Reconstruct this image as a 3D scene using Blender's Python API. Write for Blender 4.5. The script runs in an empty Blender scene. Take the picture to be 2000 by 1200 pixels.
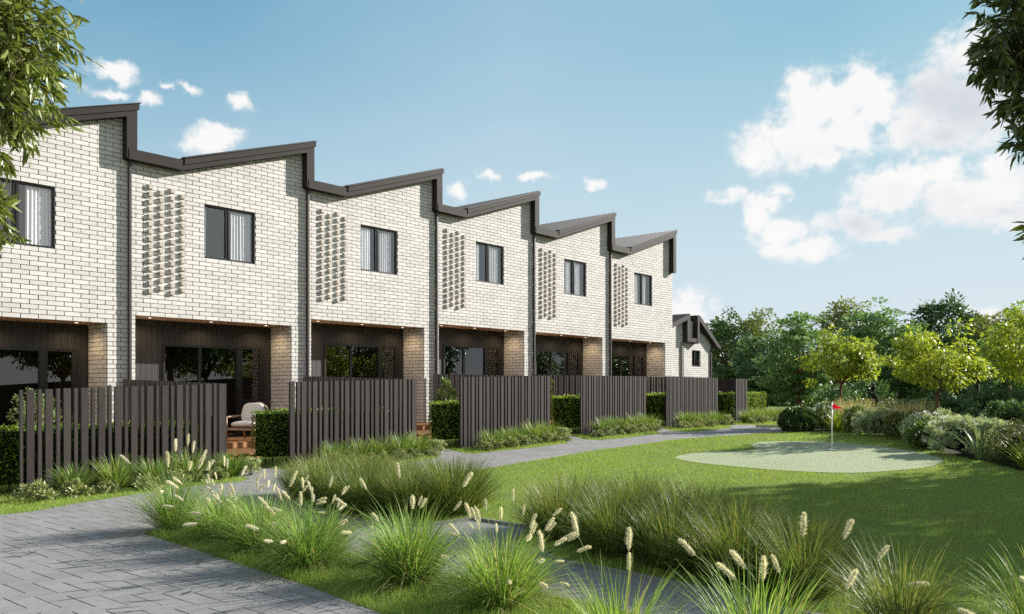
import bpy, math, random
import numpy as np
from mathutils import Vector, Matrix

R = math.radians
random.seed(7)
RNG = np.random.default_rng(11)
scene = bpy.context.scene
COL = scene.collection

# ------------------------------------------------------------------ frame of the terrace
SA, CA = .65073, .75930            # facade direction in world XY (right, forward)
X0, Y0 = -12.017, 15.78            # left end of the first house
ANG = math.atan2(CA, SA)
CAMZ = 1.62
ZU = [-400, -2, 1, 5.6, 10.3, 15.3, 20, 25, 900]
ZZ = [0, 0, .035, .13, .255, .40, .47, .5, .5]

def zg(u):
    return np.interp(u, ZU, ZZ)

def W(u, n, z=0.0):
    return (X0 + SA*u + CA*n, Y0 + CA*u - SA*n, z)

def UN(x, y):
    return ((x-X0)*SA + (y-Y0)*CA, (x-X0)*CA - (y-Y0)*SA)

def ground_xy(x, y):
    return float(zg(UN(x, y)[0]))

# ------------------------------------------------------------------ mesh builder
class MB:
    def __init__(s):
        s.v = []; s.n = 0; s.f = []
    def add(s, v, f, m=0):
        v = np.asarray(v, dtype=np.float64).reshape(-1, 3)
        o = s.n
        s.v.append(v); s.n += len(v)
        if isinstance(f, np.ndarray):
            s.f.append((f + o, m))
        else:
            by = {}
            for q in f:
                by.setdefault(len(q), []).append(q)
            for k, L in by.items():
                s.f.append((np.array(L, dtype=np.int64) + o, m))
        return s
    def box(s, x0, x1, y0, y1, z0, z1, m=0):
        v = [(x0,y0,z0),(x1,y0,z0),(x1,y1,z0),(x0,y1,z0),(x0,y0,z1),(x1,y0,z1),(x1,y1,z1),(x0,y1,z1)]
        return s.add(v, [(0,3,2,1),(4,5,6,7),(0,1,5,4),(1,2,6,5),(2,3,7,6),(3,0,4,7)], m)
    def quad(s, a, b, c, d, m=0):
        return s.add([a, b, c, d], [(0,1,2,3)], m)
    def poly(s, pts, m=0):
        return s.add(pts, [tuple(range(len(pts)))], m)
    def prism(s, pts, y0, y1, m=0):
        """pts: (x,z) outline, counter-clockwise seen from -y"""
        k = len(pts)
        v = [(x, y0, z) for x, z in pts] + [(x, y1, z) for x, z in pts]
        f = [tuple(range(k)), tuple(range(2*k-1, k-1, -1))]
        for i in range(k):
            j = (i+1) % k
            f.append((i, i+k, j+k, j))
        return s.add(v, f, m)
    def tube(s, pts, rads, sides=8, m=0, cap=True):
        pts = [Vector(p) for p in pts]
        v = []; f = []
        up = Vector((.13, .21, .97))
        for i, p in enumerate(pts):
            d = (pts[min(i+1, len(pts)-1)] - pts[max(i-1, 0)]).normalized()
            a = d.cross(up)
            if a.length < 1e-3: a = d.cross(Vector((1, 0, 0)))
            a.normalize(); b = d.cross(a).normalized()
            for k in range(sides):
                t = 2*math.pi*k/sides
                v.append(p + (a*math.cos(t) + b*math.sin(t))*rads[i])
        for i in range(len(pts)-1):
            for k in range(sides):
                k2 = (k+1) % sides
                f.append((i*sides+k, i*sides+k2, (i+1)*sides+k2, (i+1)*sides+k))
        if cap:
            f.append(tuple(range(sides-1, -1, -1)))
            f.append(tuple((len(pts)-1)*sides+k for k in range(sides)))
        return s.add([tuple(q) for q in v], f, m)
    def mesh(s, name, mats, smooth=False):
        me = bpy.data.meshes.new(name)
        v = np.concatenate(s.v) if s.v else np.zeros((0, 3))
        me.vertices.add(len(v)); me.vertices.foreach_set('co', v.astype(np.float32).ravel())
        loops = np.concatenate([f.ravel() for f, _ in s.f])
        tot = np.concatenate([np.full(len(f), f.shape[1], dtype=np.int32) for f, _ in s.f])
        mi = np.concatenate([np.full(len(f), m, dtype=np.int32) for f, m in s.f])
        st = np.concatenate([[0], np.cumsum(tot)[:-1]]).astype(np.int32)
        me.loops.add(len(loops)); me.loops.foreach_set('vertex_index', loops.astype(np.int32))
        me.polygons.add(len(tot)); me.polygons.foreach_set('loop_start', st)
        me.polygons.foreach_set('loop_total', tot)
        me.polygons.foreach_set('material_index', mi)
        me.polygons.foreach_set('use_smooth', np.full(len(tot), smooth, dtype=bool))
        if not isinstance(mats, (list, tuple)): mats = [mats]
        for m in mats: me.materials.append(m)
        me.update(calc_edges=True)
        return me
    def build(s, name, mats, parent=None, smooth=False):
        return link(name, s.mesh(name, mats, smooth), parent)

def link(name, me, parent=None, loc=None, rot=None, scale=None):
    o = bpy.data.objects.new(name, me); COL.objects.link(o)
    if parent is not None: o.parent = parent
    if loc is not None: o.location = loc
    if rot is not None: o.rotation_euler = rot
    if scale is not None: o.scale = (scale,)*3 if isinstance(scale, (int, float)) else scale
    return o

def tag(o, label=None, cat=None, group=None, kind=None):
    if label: o['label'] = label
    if cat: o['category'] = cat
    if group: o['group'] = group
    if kind: o['kind'] = kind
    return o

def empty(name, loc, rz=0.0):
    o = bpy.data.objects.new(name, None); COL.objects.link(o)
    o.location = loc; o.rotation_euler = (0, 0, rz); o.empty_display_size = .2
    return o

# ------------------------------------------------------------------ materials
def new_mat(name):
    m = bpy.data.materials.new(name); m.use_nodes = True
    nt = m.node_tree; nt.nodes.clear()
    out = nt.nodes.new('ShaderNodeOutputMaterial')
    return m, nt, out

def nd(nt, typ, ins=None, **props):
    n = nt.nodes.new(typ)
    for k, v in props.items(): setattr(n, k, v)
    for k, v in (ins or {}).items():
        s = n.inputs[k]
        if isinstance(v, bpy.types.NodeSocket): nt.links.new(v, s)
        elif isinstance(v, (tuple, list)) and len(v) == 3 and s.type == 'RGBA': s.default_value = (*v, 1)
        else: s.default_value = v
    return n

def math_(nt, op, a, b=None, c=None, clamp=False):
    ins = {0: a}
    if b is not None: ins[1] = b
    if c is not None: ins[2] = c
    n = nd(nt, 'ShaderNodeMath', ins, operation=op, use_clamp=clamp)
    return n.outputs[0]

def mixc(nt, fac, a, b, blend='MIX'):
    n = nd(nt, 'ShaderNodeMix', None, data_type='RGBA', blend_type=blend)
    for i, v in ((0, fac), (6, a), (7, b)):
        if isinstance(v, bpy.types.NodeSocket): nt.links.new(v, n.inputs[i])
        elif isinstance(v, (tuple, list)): n.inputs[i].default_value = (*v[:3], 1)
        else: n.inputs[i].default_value = v
    return n.outputs[2]

def solid(name, c1, c2=None, rough=.6, scale=8.0, stretch=(1, 1, 1), island=0.0, bump=0.0, bscale=None,
          spec=.4, metallic=0.0, patch=None):
    """surface of colour c1..c2 mixed by noise, optional per-piece tint, bump and larger patches of a third colour"""
    m, nt, out = new_mat(name)
    tc = nd(nt, 'ShaderNodeTexCoord')
    mp = nd(nt, 'ShaderNodeMapping', {'Vector': tc.outputs['Object'], 'Scale': stretch})
    no = nd(nt, 'ShaderNodeTexNoise', {'Vector': mp.outputs[0], 'Scale': scale, 'Detail': 6, 'Roughness': .62})
    f = nd(nt, 'ShaderNodeMapRange', {'Value': no.outputs[0], 'From Min': .3, 'From Max': .7}).outputs[0]
    col = mixc(nt, f, c1, c2 or c1)
    if patch:
        n2 = nd(nt, 'ShaderNodeTexNoise', {'Vector': tc.outputs['Object'], 'Scale': patch[1], 'Detail': 4})
        f2 = nd(nt, 'ShaderNodeMapRange', {'Value': n2.outputs[0], 'From Min': .48, 'From Max': .7, 'To Max': patch[2]}).outputs[0]
        col = mixc(nt, f2, col, patch[0])
    if island:
        g = nd(nt, 'ShaderNodeNewGeometry')
        v = nd(nt, 'ShaderNodeMapRange', {'Value': g.outputs['Random Per Island'], 'To Min': 1-island, 'To Max': 1+island}).outputs[0]
        hs = nd(nt, 'ShaderNodeHueSaturation', {'Value': v, 'Color': col})
        col = hs.outputs[0]
    b = nd(nt, 'ShaderNodeBsdfPrincipled', {'Base Color': col, 'Roughness': rough, 'Metallic': metallic,
                                             'Specular IOR Level': spec})
    if bump:
        n3 = nd(nt, 'ShaderNodeTexNoise', {'Vector': mp.outputs[0], 'Scale': bscale or scale*3, 'Detail': 5})
        bp = nd(nt, 'ShaderNodeBump', {'Height': n3.outputs[0], 'Strength': bump, 'Distance': .01})
        nt.links.new(bp.outputs[0], b.inputs['Normal'])
    nt.links.new(b.outputs[0], out.inputs[0])
    return m

def leaf(name, c1, c2, trans=.3, rough=.45, spec=.3, patch=None, third=None):
    """foliage: colour per leaf, light passing through"""
    m, nt, out = new_mat(name)
    g = nd(nt, 'ShaderNodeNewGeometry')
    oi = nd(nt, 'ShaderNodeObjectInfo')
    col = mixc(nt, g.outputs['Random Per Island'], c1, c2)
    if third:
        f = math_(nt, 'GREATER_THAN', math_(nt, 'FRACT', math_(nt, 'MULTIPLY', g.outputs['Random Per Island'], 37.0)), 1-third[1])
        col = mixc(nt, f, col, third[0])
    if patch:
        tco = nd(nt, 'ShaderNodeTexCoord')
        pn = nd(nt, 'ShaderNodeTexNoise', {'Vector': tco.outputs['Object'], 'Scale': patch[1], 'Detail': 5})
        pf = nd(nt, 'ShaderNodeMapRange', {'Value': pn.outputs[0], 'From Min': .47, 'From Max': .68, 'To Max': patch[2]}).outputs[0]
        col = mixc(nt, pf, col, patch[0])
    v = nd(nt, 'ShaderNodeMapRange', {'Value': oi.outputs['Random'], 'To Min': .86, 'To Max': 1.14}).outputs[0]
    h = nd(nt, 'ShaderNodeMapRange', {'Value': oi.outputs['Random'], 'To Min': .508, 'To Max': .492}).outputs[0]
    col = nd(nt, 'ShaderNodeHueSaturation', {'Hue': h, 'Value': v, 'Color': col}).outputs[0]
    b = nd(nt, 'ShaderNodeBsdfPrincipled', {'Base Color': col, 'Roughness': rough, 'Specular IOR Level': spec})
    tcol = mixc(nt, 1.0, col, (1.0, 1.0, .55), 'MULTIPLY')
    t = nd(nt, 'ShaderNodeBsdfTranslucent', {'Color': tcol})
    mx = nd(nt, 'ShaderNodeMixShader', {0: trans, 1: b.outputs[0], 2: t.outputs[0]})
    nt.links.new(mx.outputs[0], out.inputs[0])
    return m

def glass_mat(name, tint, refl=.08, gain=1.0):
    m, nt, out = new_mat(name)
    lw = nd(nt, 'ShaderNodeLayerWeight', {'Blend': .5})       # Schlick, the same from both sides
    f = math_(nt, 'MULTIPLY_ADD', math_(nt, 'POWER', lw.outputs['Facing'], 5.0), gain, .045+refl, clamp=True)
    tr = nd(nt, 'ShaderNodeBsdfTransparent', {'Color': tint})
    gl = nd(nt, 'ShaderNodeBsdfGlossy', {'Color': (1, 1, 1), 'Roughness': 0.0})
    mx = nd(nt, 'ShaderNodeMixShader', {0: f, 1: tr.outputs[0], 2: gl.outputs[0]})
    nt.links.new(mx.outputs[0], out.inputs[0])
    return m

def emit(name, c, s):
    m, nt, out = new_mat(name)
    e = nd(nt, 'ShaderNodeEmission', {'Color': c, 'Strength': s})
    nt.links.new(e.outputs[0], out.inputs[0]); return m

M = {}
M['brick'] = solid('brick', (.625, .605, .575), (.545, .525, .495), .85, 11, island=.085, bump=.6, bscale=55, spec=.2, patch=((.47, .45, .415), .9, .45))
M['mortar'] = solid('mortar', (.20, .19, .175), (.155, .148, .138), .95, 30, spec=.1)  # mortar darkened: shadow lines of the raked joints put into the colour
M['brick_screen'] = solid('brick_screen', (.50, .45, .40), (.42, .38, .335), .9, 40, island=.08, bump=.5, bscale=90, spec=.15)
M['render_side'] = solid('render_side', (.56, .54, .49), (.5, .48, .43), .9, 3, spec=.2)
M['metal'] = solid('fascia_metal', (.034, .028, .025), (.029, .024, .0215), .65, 2.2, spec=.12)
M['roof'] = solid('roof_metal', (.05, .046, .048), (.043, .04, .042), .5, 1.5, spec=.25)
M['dark_metal'] = solid('frame_metal', (.012, .011, .011), (.016, .015, .014), .35, 4, spec=.5)
M['clad'] = solid('cladding_boards', (.036, .033, .031), (.028, .026, .0245), .5, 4, stretch=(8, 8, .5), island=.08, spec=.4)
M['pipe'] = solid('downpipe_metal', (.05, .043, .04), (.043, .037, .034), .4, 3, spec=.5)
M['slat'] = solid('slat_timber', (.058, .048, .044), (.031, .0265, .0245), .68, 5, stretch=(14, 14, .6), island=.16, bump=.35, bscale=14, spec=.15)
M['soffit'] = solid('soffit_timber', (.60, .44, .30), (.52, .37, .25), .55, 5, stretch=(.5, 12, 1), spec=.3)
M['deck'] = solid('deck_timber', (.42, .21, .085), (.30, .14, .055), .5, 6, stretch=(.6, 10, 10), island=.16, bump=.2, spec=.4)
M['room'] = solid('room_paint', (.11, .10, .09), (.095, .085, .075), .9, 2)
M['paver'] = solid('paver', (.25, .242, .235), (.205, .198, .192), .8, 16, island=.085, bump=.35, bscale=120, spec=.3,
                   patch=((.165, .16, .155), 1.1, .5))
M['joint'] = solid('paver_joint', (.085, .08, .075), (.06, .057, .052), .95, 60, spec=.1)
M['concrete'] = solid('concrete', (.235, .23, .225), (.18, .177, .173), .82, 70, bump=.4, bscale=260, spec=.3,
                      patch=((.24, .235, .225), 1.6, .5))
M['kerb'] = solid('kerb_edging', (.22, .22, .21), (.17, .17, .165), .7, 30, spec=.3)
M['soil'] = solid('soil', (.04, .045, .016), (.022, .026, .012), .95, 26, bump=.8, bscale=60, spec=.1)
M['field'] = solid('field_grass', (.13, .17, .045), (.10, .14, .035), .9, .7, spec=.1, patch=((.13, .14, .05), .25, .6))
M['turf'] = solid('turf', (.16, .225, .05), (.105, .155, .035), .95, 30, bump=.7, bscale=120, spec=.1, patch=((.12, .13, .045), 1.3, .7))
M['green'] = solid('putting_turf', (.36, .395, .25), (.27, .305, .18), .95, 38, bump=.9, bscale=150, spec=.12,
                   patch=((.33, .37, .25), 2.2, .5))
M['wallconc'] = solid('retaining_concrete', (.30, .30, .29), (.24, .24, .235), .85, 5, bump=.25, bscale=60, spec=.25)
M['glass_up'] = glass_mat('window_glass', (.99, .99, 1.0), .12, .8)
M['glass_dn'] = glass_mat('door_glass', (.6, .56, .5), .05, .9)
M['curtain'] = leaf('curtain_cloth', (.88, .88, .90), (.88, .88, .90), .2, .9, .1)
M['white'] = solid('white_paint', (.8, .8, .8), (.76, .76, .76), .4, 4)
M['red'] = leaf('red_cloth', (.75, .012, .012), (.70, .012, .012), .25, .7, .2)
M['cushion'] = solid('cushion_linen', (.72, .68, .65), (.66, .62, .59), .95, 90, bump=.3, bscale=300, spec=.15)
M['chairwood'] = solid('chair_timber', (.40, .25, .165), (.33, .20, .125), .5, 8, stretch=(6, 6, .8), spec=.35)
M['rope'] = solid('woven_rope', (.47, .39, .28), (.39, .32, .22), .8, 60, bump=.5, bscale=120, spec=.2)
M['lampglow'] = emit('lamp_glow', (1.0, .86, .66), 2.5)
M['bark'] = solid('bark', (.17, .12, .085), (.10, .072, .052), .9, 6, stretch=(3, 3, .5), bump=.8, bscale=20, spec=.15)
M['bark_red'] = solid('bark_red', (.19, .095, .06), (.12, .06, .04), .85, 6, stretch=(3, 3, .5), bump=.6, bscale=20, spec=.2)
M['bark_dark'] = solid('bark_dark', (.07, .055, .045), (.045, .036, .03), .9, 6, stretch=(3, 3, .5), bump=.8, bscale=20, spec=.15)
M['stem'] = solid('stem', (.07, .055, .04), (.05, .04, .03), .9, 8)
M['lf_hedge'] = leaf('hedge_leaf', (.17, .255, .03), (.30, .40, .055), .42, .45, .3)
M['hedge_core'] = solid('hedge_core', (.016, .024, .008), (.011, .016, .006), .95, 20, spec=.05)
M['lf_tuft'] = leaf('strap_leaf', (.14, .235, .045), (.27, .37, .10), .34, .5, .3, third=((.36, .33, .12), .08))
M['lf_dark'] = leaf('dark_blade', (.095, .15, .032), (.215, .265, .075), .34, .5, .22, third=((.34, .31, .10), .09))
M['lf_pampas'] = leaf('fountain_blade', (.15, .28, .045), (.32, .46, .12), .42, .5, .25, third=((.45, .40, .2), .08))
M['straw'] = leaf('dry_straw', (.42, .36, .19), (.22, .27, .07), .3, .6, .2)
M['plume'] = leaf('plume_hair', (.88, .84, .76), (.78, .73, .63), .45, .8, .15)
M['lf_cover'] = leaf('cover_leaf', (.15, .20, .06), (.30, .33, .14), .25, .5, .3, third=((.50, .50, .30), .18))
M['lf_pale'] = leaf('pale_leaf', (.30, .36, .17), (.44, .47, .27), .3, .5, .3)
M['lf_lawn'] = leaf('lawn_blade', (.20, .32, .05), (.33, .44, .10), .38, .55, .25, patch=((.38, .41, .13), .75, .4), third=((.30, .27, .10), .05))
M['lf_yellow'] = leaf('yellow_leaf', (.29, .36, .035), (.45, .50, .07), .45, .45, .35)
M['lf_teal'] = leaf('cool_leaf', (.12, .215, .09), (.21, .34, .14), .38, .45, .35)
M['lf_deep'] = leaf('deep_leaf', (.06, .125, .045), (.12, .205, .075), .34, .42, .4)
M['lf_olive'] = leaf('olive_leaf', (.16, .20, .045), (.27, .30, .08), .38, .5, .3)
M['lf_gum'] = leaf('gum_leaf', (.115, .16, .032), (.235, .275, .065), .28, .36, .45)
M['lf_gum_shade'] = leaf('gum_leaf_shade', (.07, .10, .025), (.14, .17, .04), .24, .32, .55)  # gum leaf darkened: the backlit tree's shade is put into its colour
M['lf_ball'] = leaf('ball_leaf', (.055, .105, .03), (.10, .165, .045), .25, .4, .4)
M['lf_silver'] = leaf('silver_leaf', (.29, .37, .19), (.46, .52, .36), .34, .6, .25)
M['lf_lavgreen'] = leaf('olive_tree_leaf', (.17, .24, .09), (.30, .36, .16), .3, .5, .3)
M['lf_tan'] = leaf('tan_seedhead', (.54, .45, .24), (.66, .57, .36), .3, .7, .15, third=((.18, .24, .06), .2))
M['lf_strap'] = leaf('yellow_strap', (.20, .28, .03), (.33, .40, .06), .3, .4, .4)
M['lf_iris'] = leaf('grey_strap', (.20, .27, .13), (.30, .36, .19), .25, .42, .4)
M['lf_mound'] = leaf('olive_mound_leaf', (.085, .11, .025), (.16, .18, .05), .2, .5, .3)
M['petal'] = leaf('white_petal', (.78, .76, .80), (.72, .70, .78), .3, .7, .2)
M['lf_bush'] = leaf('bush_leaf', (.10, .16, .04), (.18, .25, .07), .3, .45, .35)

# ------------------------------------------------------------------ world
SUN_EL = R(24.5)
SUN_DIR = Vector((.898*math.cos(SUN_EL), .44*math.cos(SUN_EL), math.sin(SUN_EL))).normalized()
SUN_AZ = math.atan2(SUN_DIR.x, SUN_DIR.y)        # clockwise from +Y

world = bpy.data.worlds.new("World"); scene.world = world; world.use_nodes = True
nt = world.node_tree; nt.nodes.clear()
wout = nd(nt, 'ShaderNodeOutputWorld')
sky = nd(nt, 'ShaderNodeTexSky', None, sky_type='NISHITA', sun_disc=False, sun_elevation=SUN_EL,
         sun_rotation=SUN_AZ, altitude=0.0, air_density=1.0, dust_density=.25, ozone_density=1.6)
SKY_STR = .088
tc = nd(nt, 'ShaderNodeTexCoord')
sep = nd(nt, 'ShaderNodeSeparateXYZ', {0: tc.outputs['Generated']})
az = math_(nt, 'ARCTAN2', sep.outputs[0], sep.outputs[1])
el = math_(nt, 'ARCSINE', sep.outputs[2])
pv0 = nd(nt, 'ShaderNodeCombineXYZ', {0: az, 1: el, 2: 0.0}).outputs[0]
# ragged edges: displace the lookup by noise
nw = nd(nt, 'ShaderNodeTexNoise', {'Vector': pv0, 'Scale': 24.0, 'Detail': 5, 'Roughness': .6})
off = nd(nt, 'ShaderNodeVectorMath', {0: nw.outputs['Color'], 1: (.5, .5, .5)}, operation='SUBTRACT').outputs[0]
off = nd(nt, 'ShaderNodeVectorMath', {0: off, 3: .036}, operation='SCALE').outputs[0]
pv = nd(nt, 'ShaderNodeVectorMath', {0: pv0, 1: off}, operation='ADD').outputs[0]
# cumulus banks: azimuth, elevation, half width, half height (milliradians), greyness
CLOUDS = [(390,318,25,25,0,1.0), (358,309,32,26,0,1.0), (332,317,19,23,0,1.0), (326,278,34,26,0,1.0), (369,279,37,28,0.15,1.0), (288,268,23,23,0,1.0),
 (408,295,23,20,0.1,1.0), (348,258,32,16,0.3,1.0), (488,336,22,23,0,1.0), (465,303,29,27,0.75,1.0), (498,291,33,32,0.8,1.0), (474,262,38,19,0.6,1.0),
 (445,276,23,22,0.45,1.0), (525,301,27,37,0.7,1.0), (430,223,31,14,0,1.0), (465,222,24,15,0,1.0), (423,206,35,20,0.25,1.0), (479,200,43,21,0.35,1.0),
 (525,206,27,24,0.2,1.0), (525,180,32,13,0.6,1.0), (569,203,30,31,0.3,1.0), (304,222,12,7,0,0.8), (287,211,16,8,0,0.85), (281,191,12,20,0,1.0), (304,176,24,15,0,1.0),
 (342,157,28,14,0,1.0), (315,156,22,11,0,1.0), (382,180,30,16,0.75,0.85), (410,167,25,9,0.4,0.8), (248,220,15,6,0,0.75), (-436,329,22,10,0,0.95), (-445,310,17,5,0,0.75),
 (-404,305,10,6,0,0.8), (-384,321,7,4,0,0.75), (-362,322,11,5,0,0.8), (-308,311,14,9,0,0.9), (-345,273,28,13,0,1.0), (-326,276,18,10,0,1.0), (-66,234,13,11,0,0.9),
 (-23,251,16,6,0,0.75), (24,245,22,5,0,0.75), (96,242,13,7,0,0.75), (205,97,23,15,0,0.95), (228,82,26,9,0.1,0.85), (395,69,21,6,0,0.6), (498,76,23,11,0.1,0.7)]
msk = None; gry = None
for a, e, w, h, g, amp in CLOUDS:
    w, h = (w*1.6, h*1.45) if a > 200 and e > 90 else (w*1.3, h*1.25)
    d = nd(nt, 'ShaderNodeVectorMath', {0: pv, 1: (a/1000, e/1000, 0)}, operation='SUBTRACT').outputs[0]
    d = nd(nt, 'ShaderNodeVectorMath', {0: d, 1: (1000/w, 1000/h, 0)}, operation='MULTIPLY').outputs[0]
    ln = nd(nt, 'ShaderNodeVectorMath', {0: d}, operation='LENGTH').outputs['Value']
    v = math_(nt, 'SUBTRACT', 1.25, ln, clamp=False)
    v = math_(nt, 'MULTIPLY', math_(nt, 'MAXIMUM', v, 0.0), amp)
    msk = v if msk is None else math_(nt, 'MAXIMUM', msk, v)
    if g:
        vg = math_(nt, 'MULTIPLY', v, g)
        gry = vg if gry is None else math_(nt, 'MAXIMUM', gry, vg)
n2 = nd(nt, 'ShaderNodeTexNoise', {'Vector': pv0, 'Scale': 34.0, 'Detail': 12, 'Roughness': .62})
n3 = nd(nt, 'ShaderNodeTexNoise', {'Vector': pv0, 'Scale': 15.0, 'Detail': 6, 'Roughness': .55})
dn = math_(nt, 'MULTIPLY_ADD', math_(nt, 'MULTIPLY', math_(nt, 'SUBTRACT', n2.outputs[0], .54), 2.3), math_(nt, 'MULTIPLY', msk, 3.0, clamp=True), msk)
cov = nd(nt, 'ShaderNodeMapRange', {'Value': dn, 'From Min': .0, 'From Max': .78, 'To Max': .97}, interpolation_type='SMOOTHSTEP').outputs[0]
# lit tops, greyer bodies
bd = math_(nt, 'MULTIPLY_ADD', math_(nt, 'SUBTRACT', n3.outputs[0], .42), .9, gry)
bd = nd(nt, 'ShaderNodeMapRange', {'Value': bd, 'From Min': .12, 'From Max': 1.0}, interpolation_type='SMOOTHSTEP').outputs[0]
ccol = mixc(nt, bd, (1.0, .99, .98), (.70, .735, .79))
# thin high veil
nv = nd(nt, 'ShaderNodeTexNoise', {'Vector': nd(nt, 'ShaderNodeMapping', {'Vector': pv0, 'Scale': (1, 2.6, 1)}).outputs[0], 'Scale': 5.0, 'Detail': 7})
veil = nd(nt, 'ShaderNodeMapRange', {'Value': nv.outputs[0], 'From Min': .45, 'From Max': .8, 'To Max': .08}).outputs[0]
CLOUD_STR = 5.1
sp_ = nd(nt, 'ShaderNodeSeparateColor', {0: sky.outputs[0]})
def soft(c, a, k): return math_(nt, 'DIVIDE', math_(nt, 'MULTIPLY', c, a), math_(nt, 'MULTIPLY_ADD', c, k, 1.0))
skyc = nd(nt, 'ShaderNodeCombineColor', {0: soft(sp_.outputs[0], .80, .09), 1: soft(sp_.outputs[1], 1.62, .28), 2: soft(sp_.outputs[2], 2.25, .44)}).outputs[0]
haze = nd(nt, 'ShaderNodeMapRange', {'Value': el, 'From Min': .46, 'From Max': -.02, 'To Max': .80}, interpolation_type='SMOOTHSTEP').outputs[0]
vc = math_(nt, 'SUBTRACT', 1.0, math_(nt, 'DIVIDE', math_(nt, 'ABSOLUTE', math_(nt, 'SUBTRACT', az, .0)), .36), clamp=True)
haze = math_(nt, 'MULTIPLY_ADD', math_(nt, 'MULTIPLY', vc, math_(nt, 'SUBTRACT', 1.0, haze)), .26, haze)
skyc = mixc(nt, haze, skyc, (3.7, 4.2, 4.65))
cl = nd(nt, 'ShaderNodeVectorMath', {0: ccol, 3: CLOUD_STR}, operation='SCALE').outputs[0]
c1 = mixc(nt, veil, skyc, nd(nt, 'ShaderNodeVectorMath', {0: (.9, .94, 1.0), 3: CLOUD_STR*.9}, operation='SCALE').outputs[0])
c2 = mixc(nt, cov, c1, cl)
# unseen broken cloud added behind the camera to whiten the fill light
nb = nd(nt, 'ShaderNodeTexNoise', {'Vector': tc.outputs['Generated'], 'Scale': 2.6, 'Detail': 7, 'Roughness': .6})
bk = nd(nt, 'ShaderNodeMapRange', {'Value': sep.outputs[1], 'From Min': .1, 'From Max': -.35}, interpolation_type='SMOOTHSTEP').outputs[0]
bc = nd(nt, 'ShaderNodeMapRange', {'Value': nb.outputs[0], 'From Min': .36, 'From Max': .56}, interpolation_type='SMOOTHSTEP').outputs[0]
c2 = mixc(nt, math_(nt, 'MULTIPLY', math_(nt, 'MULTIPLY', bk, bc), .9), c2, (4.3, 4.2, 4.1))
bg = nd(nt, 'ShaderNodeBackground', {'Color': c2, 'Strength': SKY_STR})
nt.links.new(bg.outputs[0], wout.inputs[0])

sun = bpy.data.lights.new('sun', 'SUN'); sun.energy = 5.0; sun.angle = R(.53); sun.color = (1.0, .957, .89)
so = bpy.data.objects.new('sun', sun); COL.objects.link(so)
so.rotation_euler = SUN_DIR.to_track_quat('Z', 'Y').to_euler(); so.location = (20, 10, 30)

# ------------------------------------------------------------------ camera
cam = bpy.data.cameras.new('camera'); co = bpy.data.objects.new('camera', cam); COL.objects.link(co)
co.location = (0, 0, CAMZ); co.rotation_euler = (R(90), 0, 0)
cam.sensor_width = 36; cam.lens = 36*1656.168/2000; cam.shift_y = .082; cam.clip_end = 3000; cam.clip_start = .05
scene.camera = co
scene.view_settings.view_transform = 'Standard'; scene.view_settings.look = 'None'
scene.view_settings.exposure = 1.12; scene.view_settings.gamma = 1.0
scene.view_settings.use_curve_mapping = False
cy = scene.cycles
cy.use_denoising = False; cy.use_adaptive_sampling = False; cy.max_bounces = 8; cy.diffuse_bounces = 3; cy.glossy_bounces = 4
cy.transmission_bounces = 4; cy.transparent_max_bounces = 10; cy.caustics_reflective = False; cy.caustics_refractive = False
cy.sample_clamp_indirect = 6

# ------------------------------------------------------------------ flat ground shapes
def clip_poly(poly, x0, x1, y0, y1):
    def cut(P, inside, inter):
        o = []
        for i in range(len(P)):
            a, b = P[i-1], P[i]
            ia, ib = inside(a), inside(b)
            if ib:
                if not ia: o.append(inter(a, b))
                o.append(b)
            elif ia: o.append(inter(a, b))
        return o
    def ix(x): return lambda a, b: (x, a[1]+(b[1]-a[1])*(x-a[0])/(b[0]-a[0]))
    def iy(y): return lambda a, b: (a[0]+(b[0]-a[0])*(y-a[1])/(b[1]-a[1]), y)
    for ins, it in ((lambda p: p[0] >= x0, ix(x0)), (lambda p: p[0] <= x1, ix(x1)),
                    (lambda p: p[1] >= y0, iy(y0)), (lambda p: p[1] <= y1, iy(y1))):
        if not poly: return []
        poly = cut(poly, ins, it)
    return poly

def parea(p):
    return .5*sum(p[i-1][0]*p[i][1]-p[i][0]*p[i-1][1] for i in range(len(p)))

def wind(p):
    return p if parea(p) > 0 else p[::-1]

def drape(name, poly, mat, dz, du=1.0, dn=3.0, kind='structure'):
    mb = MB(); us = [p[0] for p in poly]; ns = [p[1] for p in poly]
    u = math.floor(min(us)/du)*du
    while u < max(us):
        n = math.floor(min(ns)/dn)*dn
        while n < max(ns):
            q = clip_poly(list(poly), u, u+du, n, n+dn)
            if len(q) > 2 and abs(parea(q)) > 1e-5:
                q = wind(q)[::-1]                       # (u, n) is left-handed seen from above
                mb.poly([W(a, b, float(zg(a))+dz) for a, b in q])
            n += dn
        u += du
    o = mb.build(name, mat)
    if kind: o['kind'] = kind
    return o

def smooth_poly(p, it=2):
    for _ in range(it):
        q = []
        for i in range(len(p)):
            a, b = p[i], p[(i+1) % len(p)]
            q += [(a[0]*.75+b[0]*.25, a[1]*.75+b[1]*.25), (a[0]*.25+b[0]*.75, a[1]*.25+b[1]*.75)]
        p = q
    return p

# the land, one sheet out to the horizon
mb = MB()
ucut = [-900, -300, -80, -2, 1, 3.3, 5.6, 8, 10.3, 12.8, 15.3, 17.6, 20, 25, 40, 90, 300, 900]
ncut = [-900, -300, -60, 0, 30, 80, 300, 900]
for i in range(len(ucut)-1):
    for j in range(len(ncut)-1):
        a, b, c, d = ucut[i], ucut[i+1], ncut[j], ncut[j+1]
        mb.quad(W(a, c, float(zg(a))-.06), W(a, d, float(zg(a))-.06), W(b, d, float(zg(b))-.06), W(b, c, float(zg(b))-.06))
o = mb.build('ground', M['field']); o['kind'] = 'structure'

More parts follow.
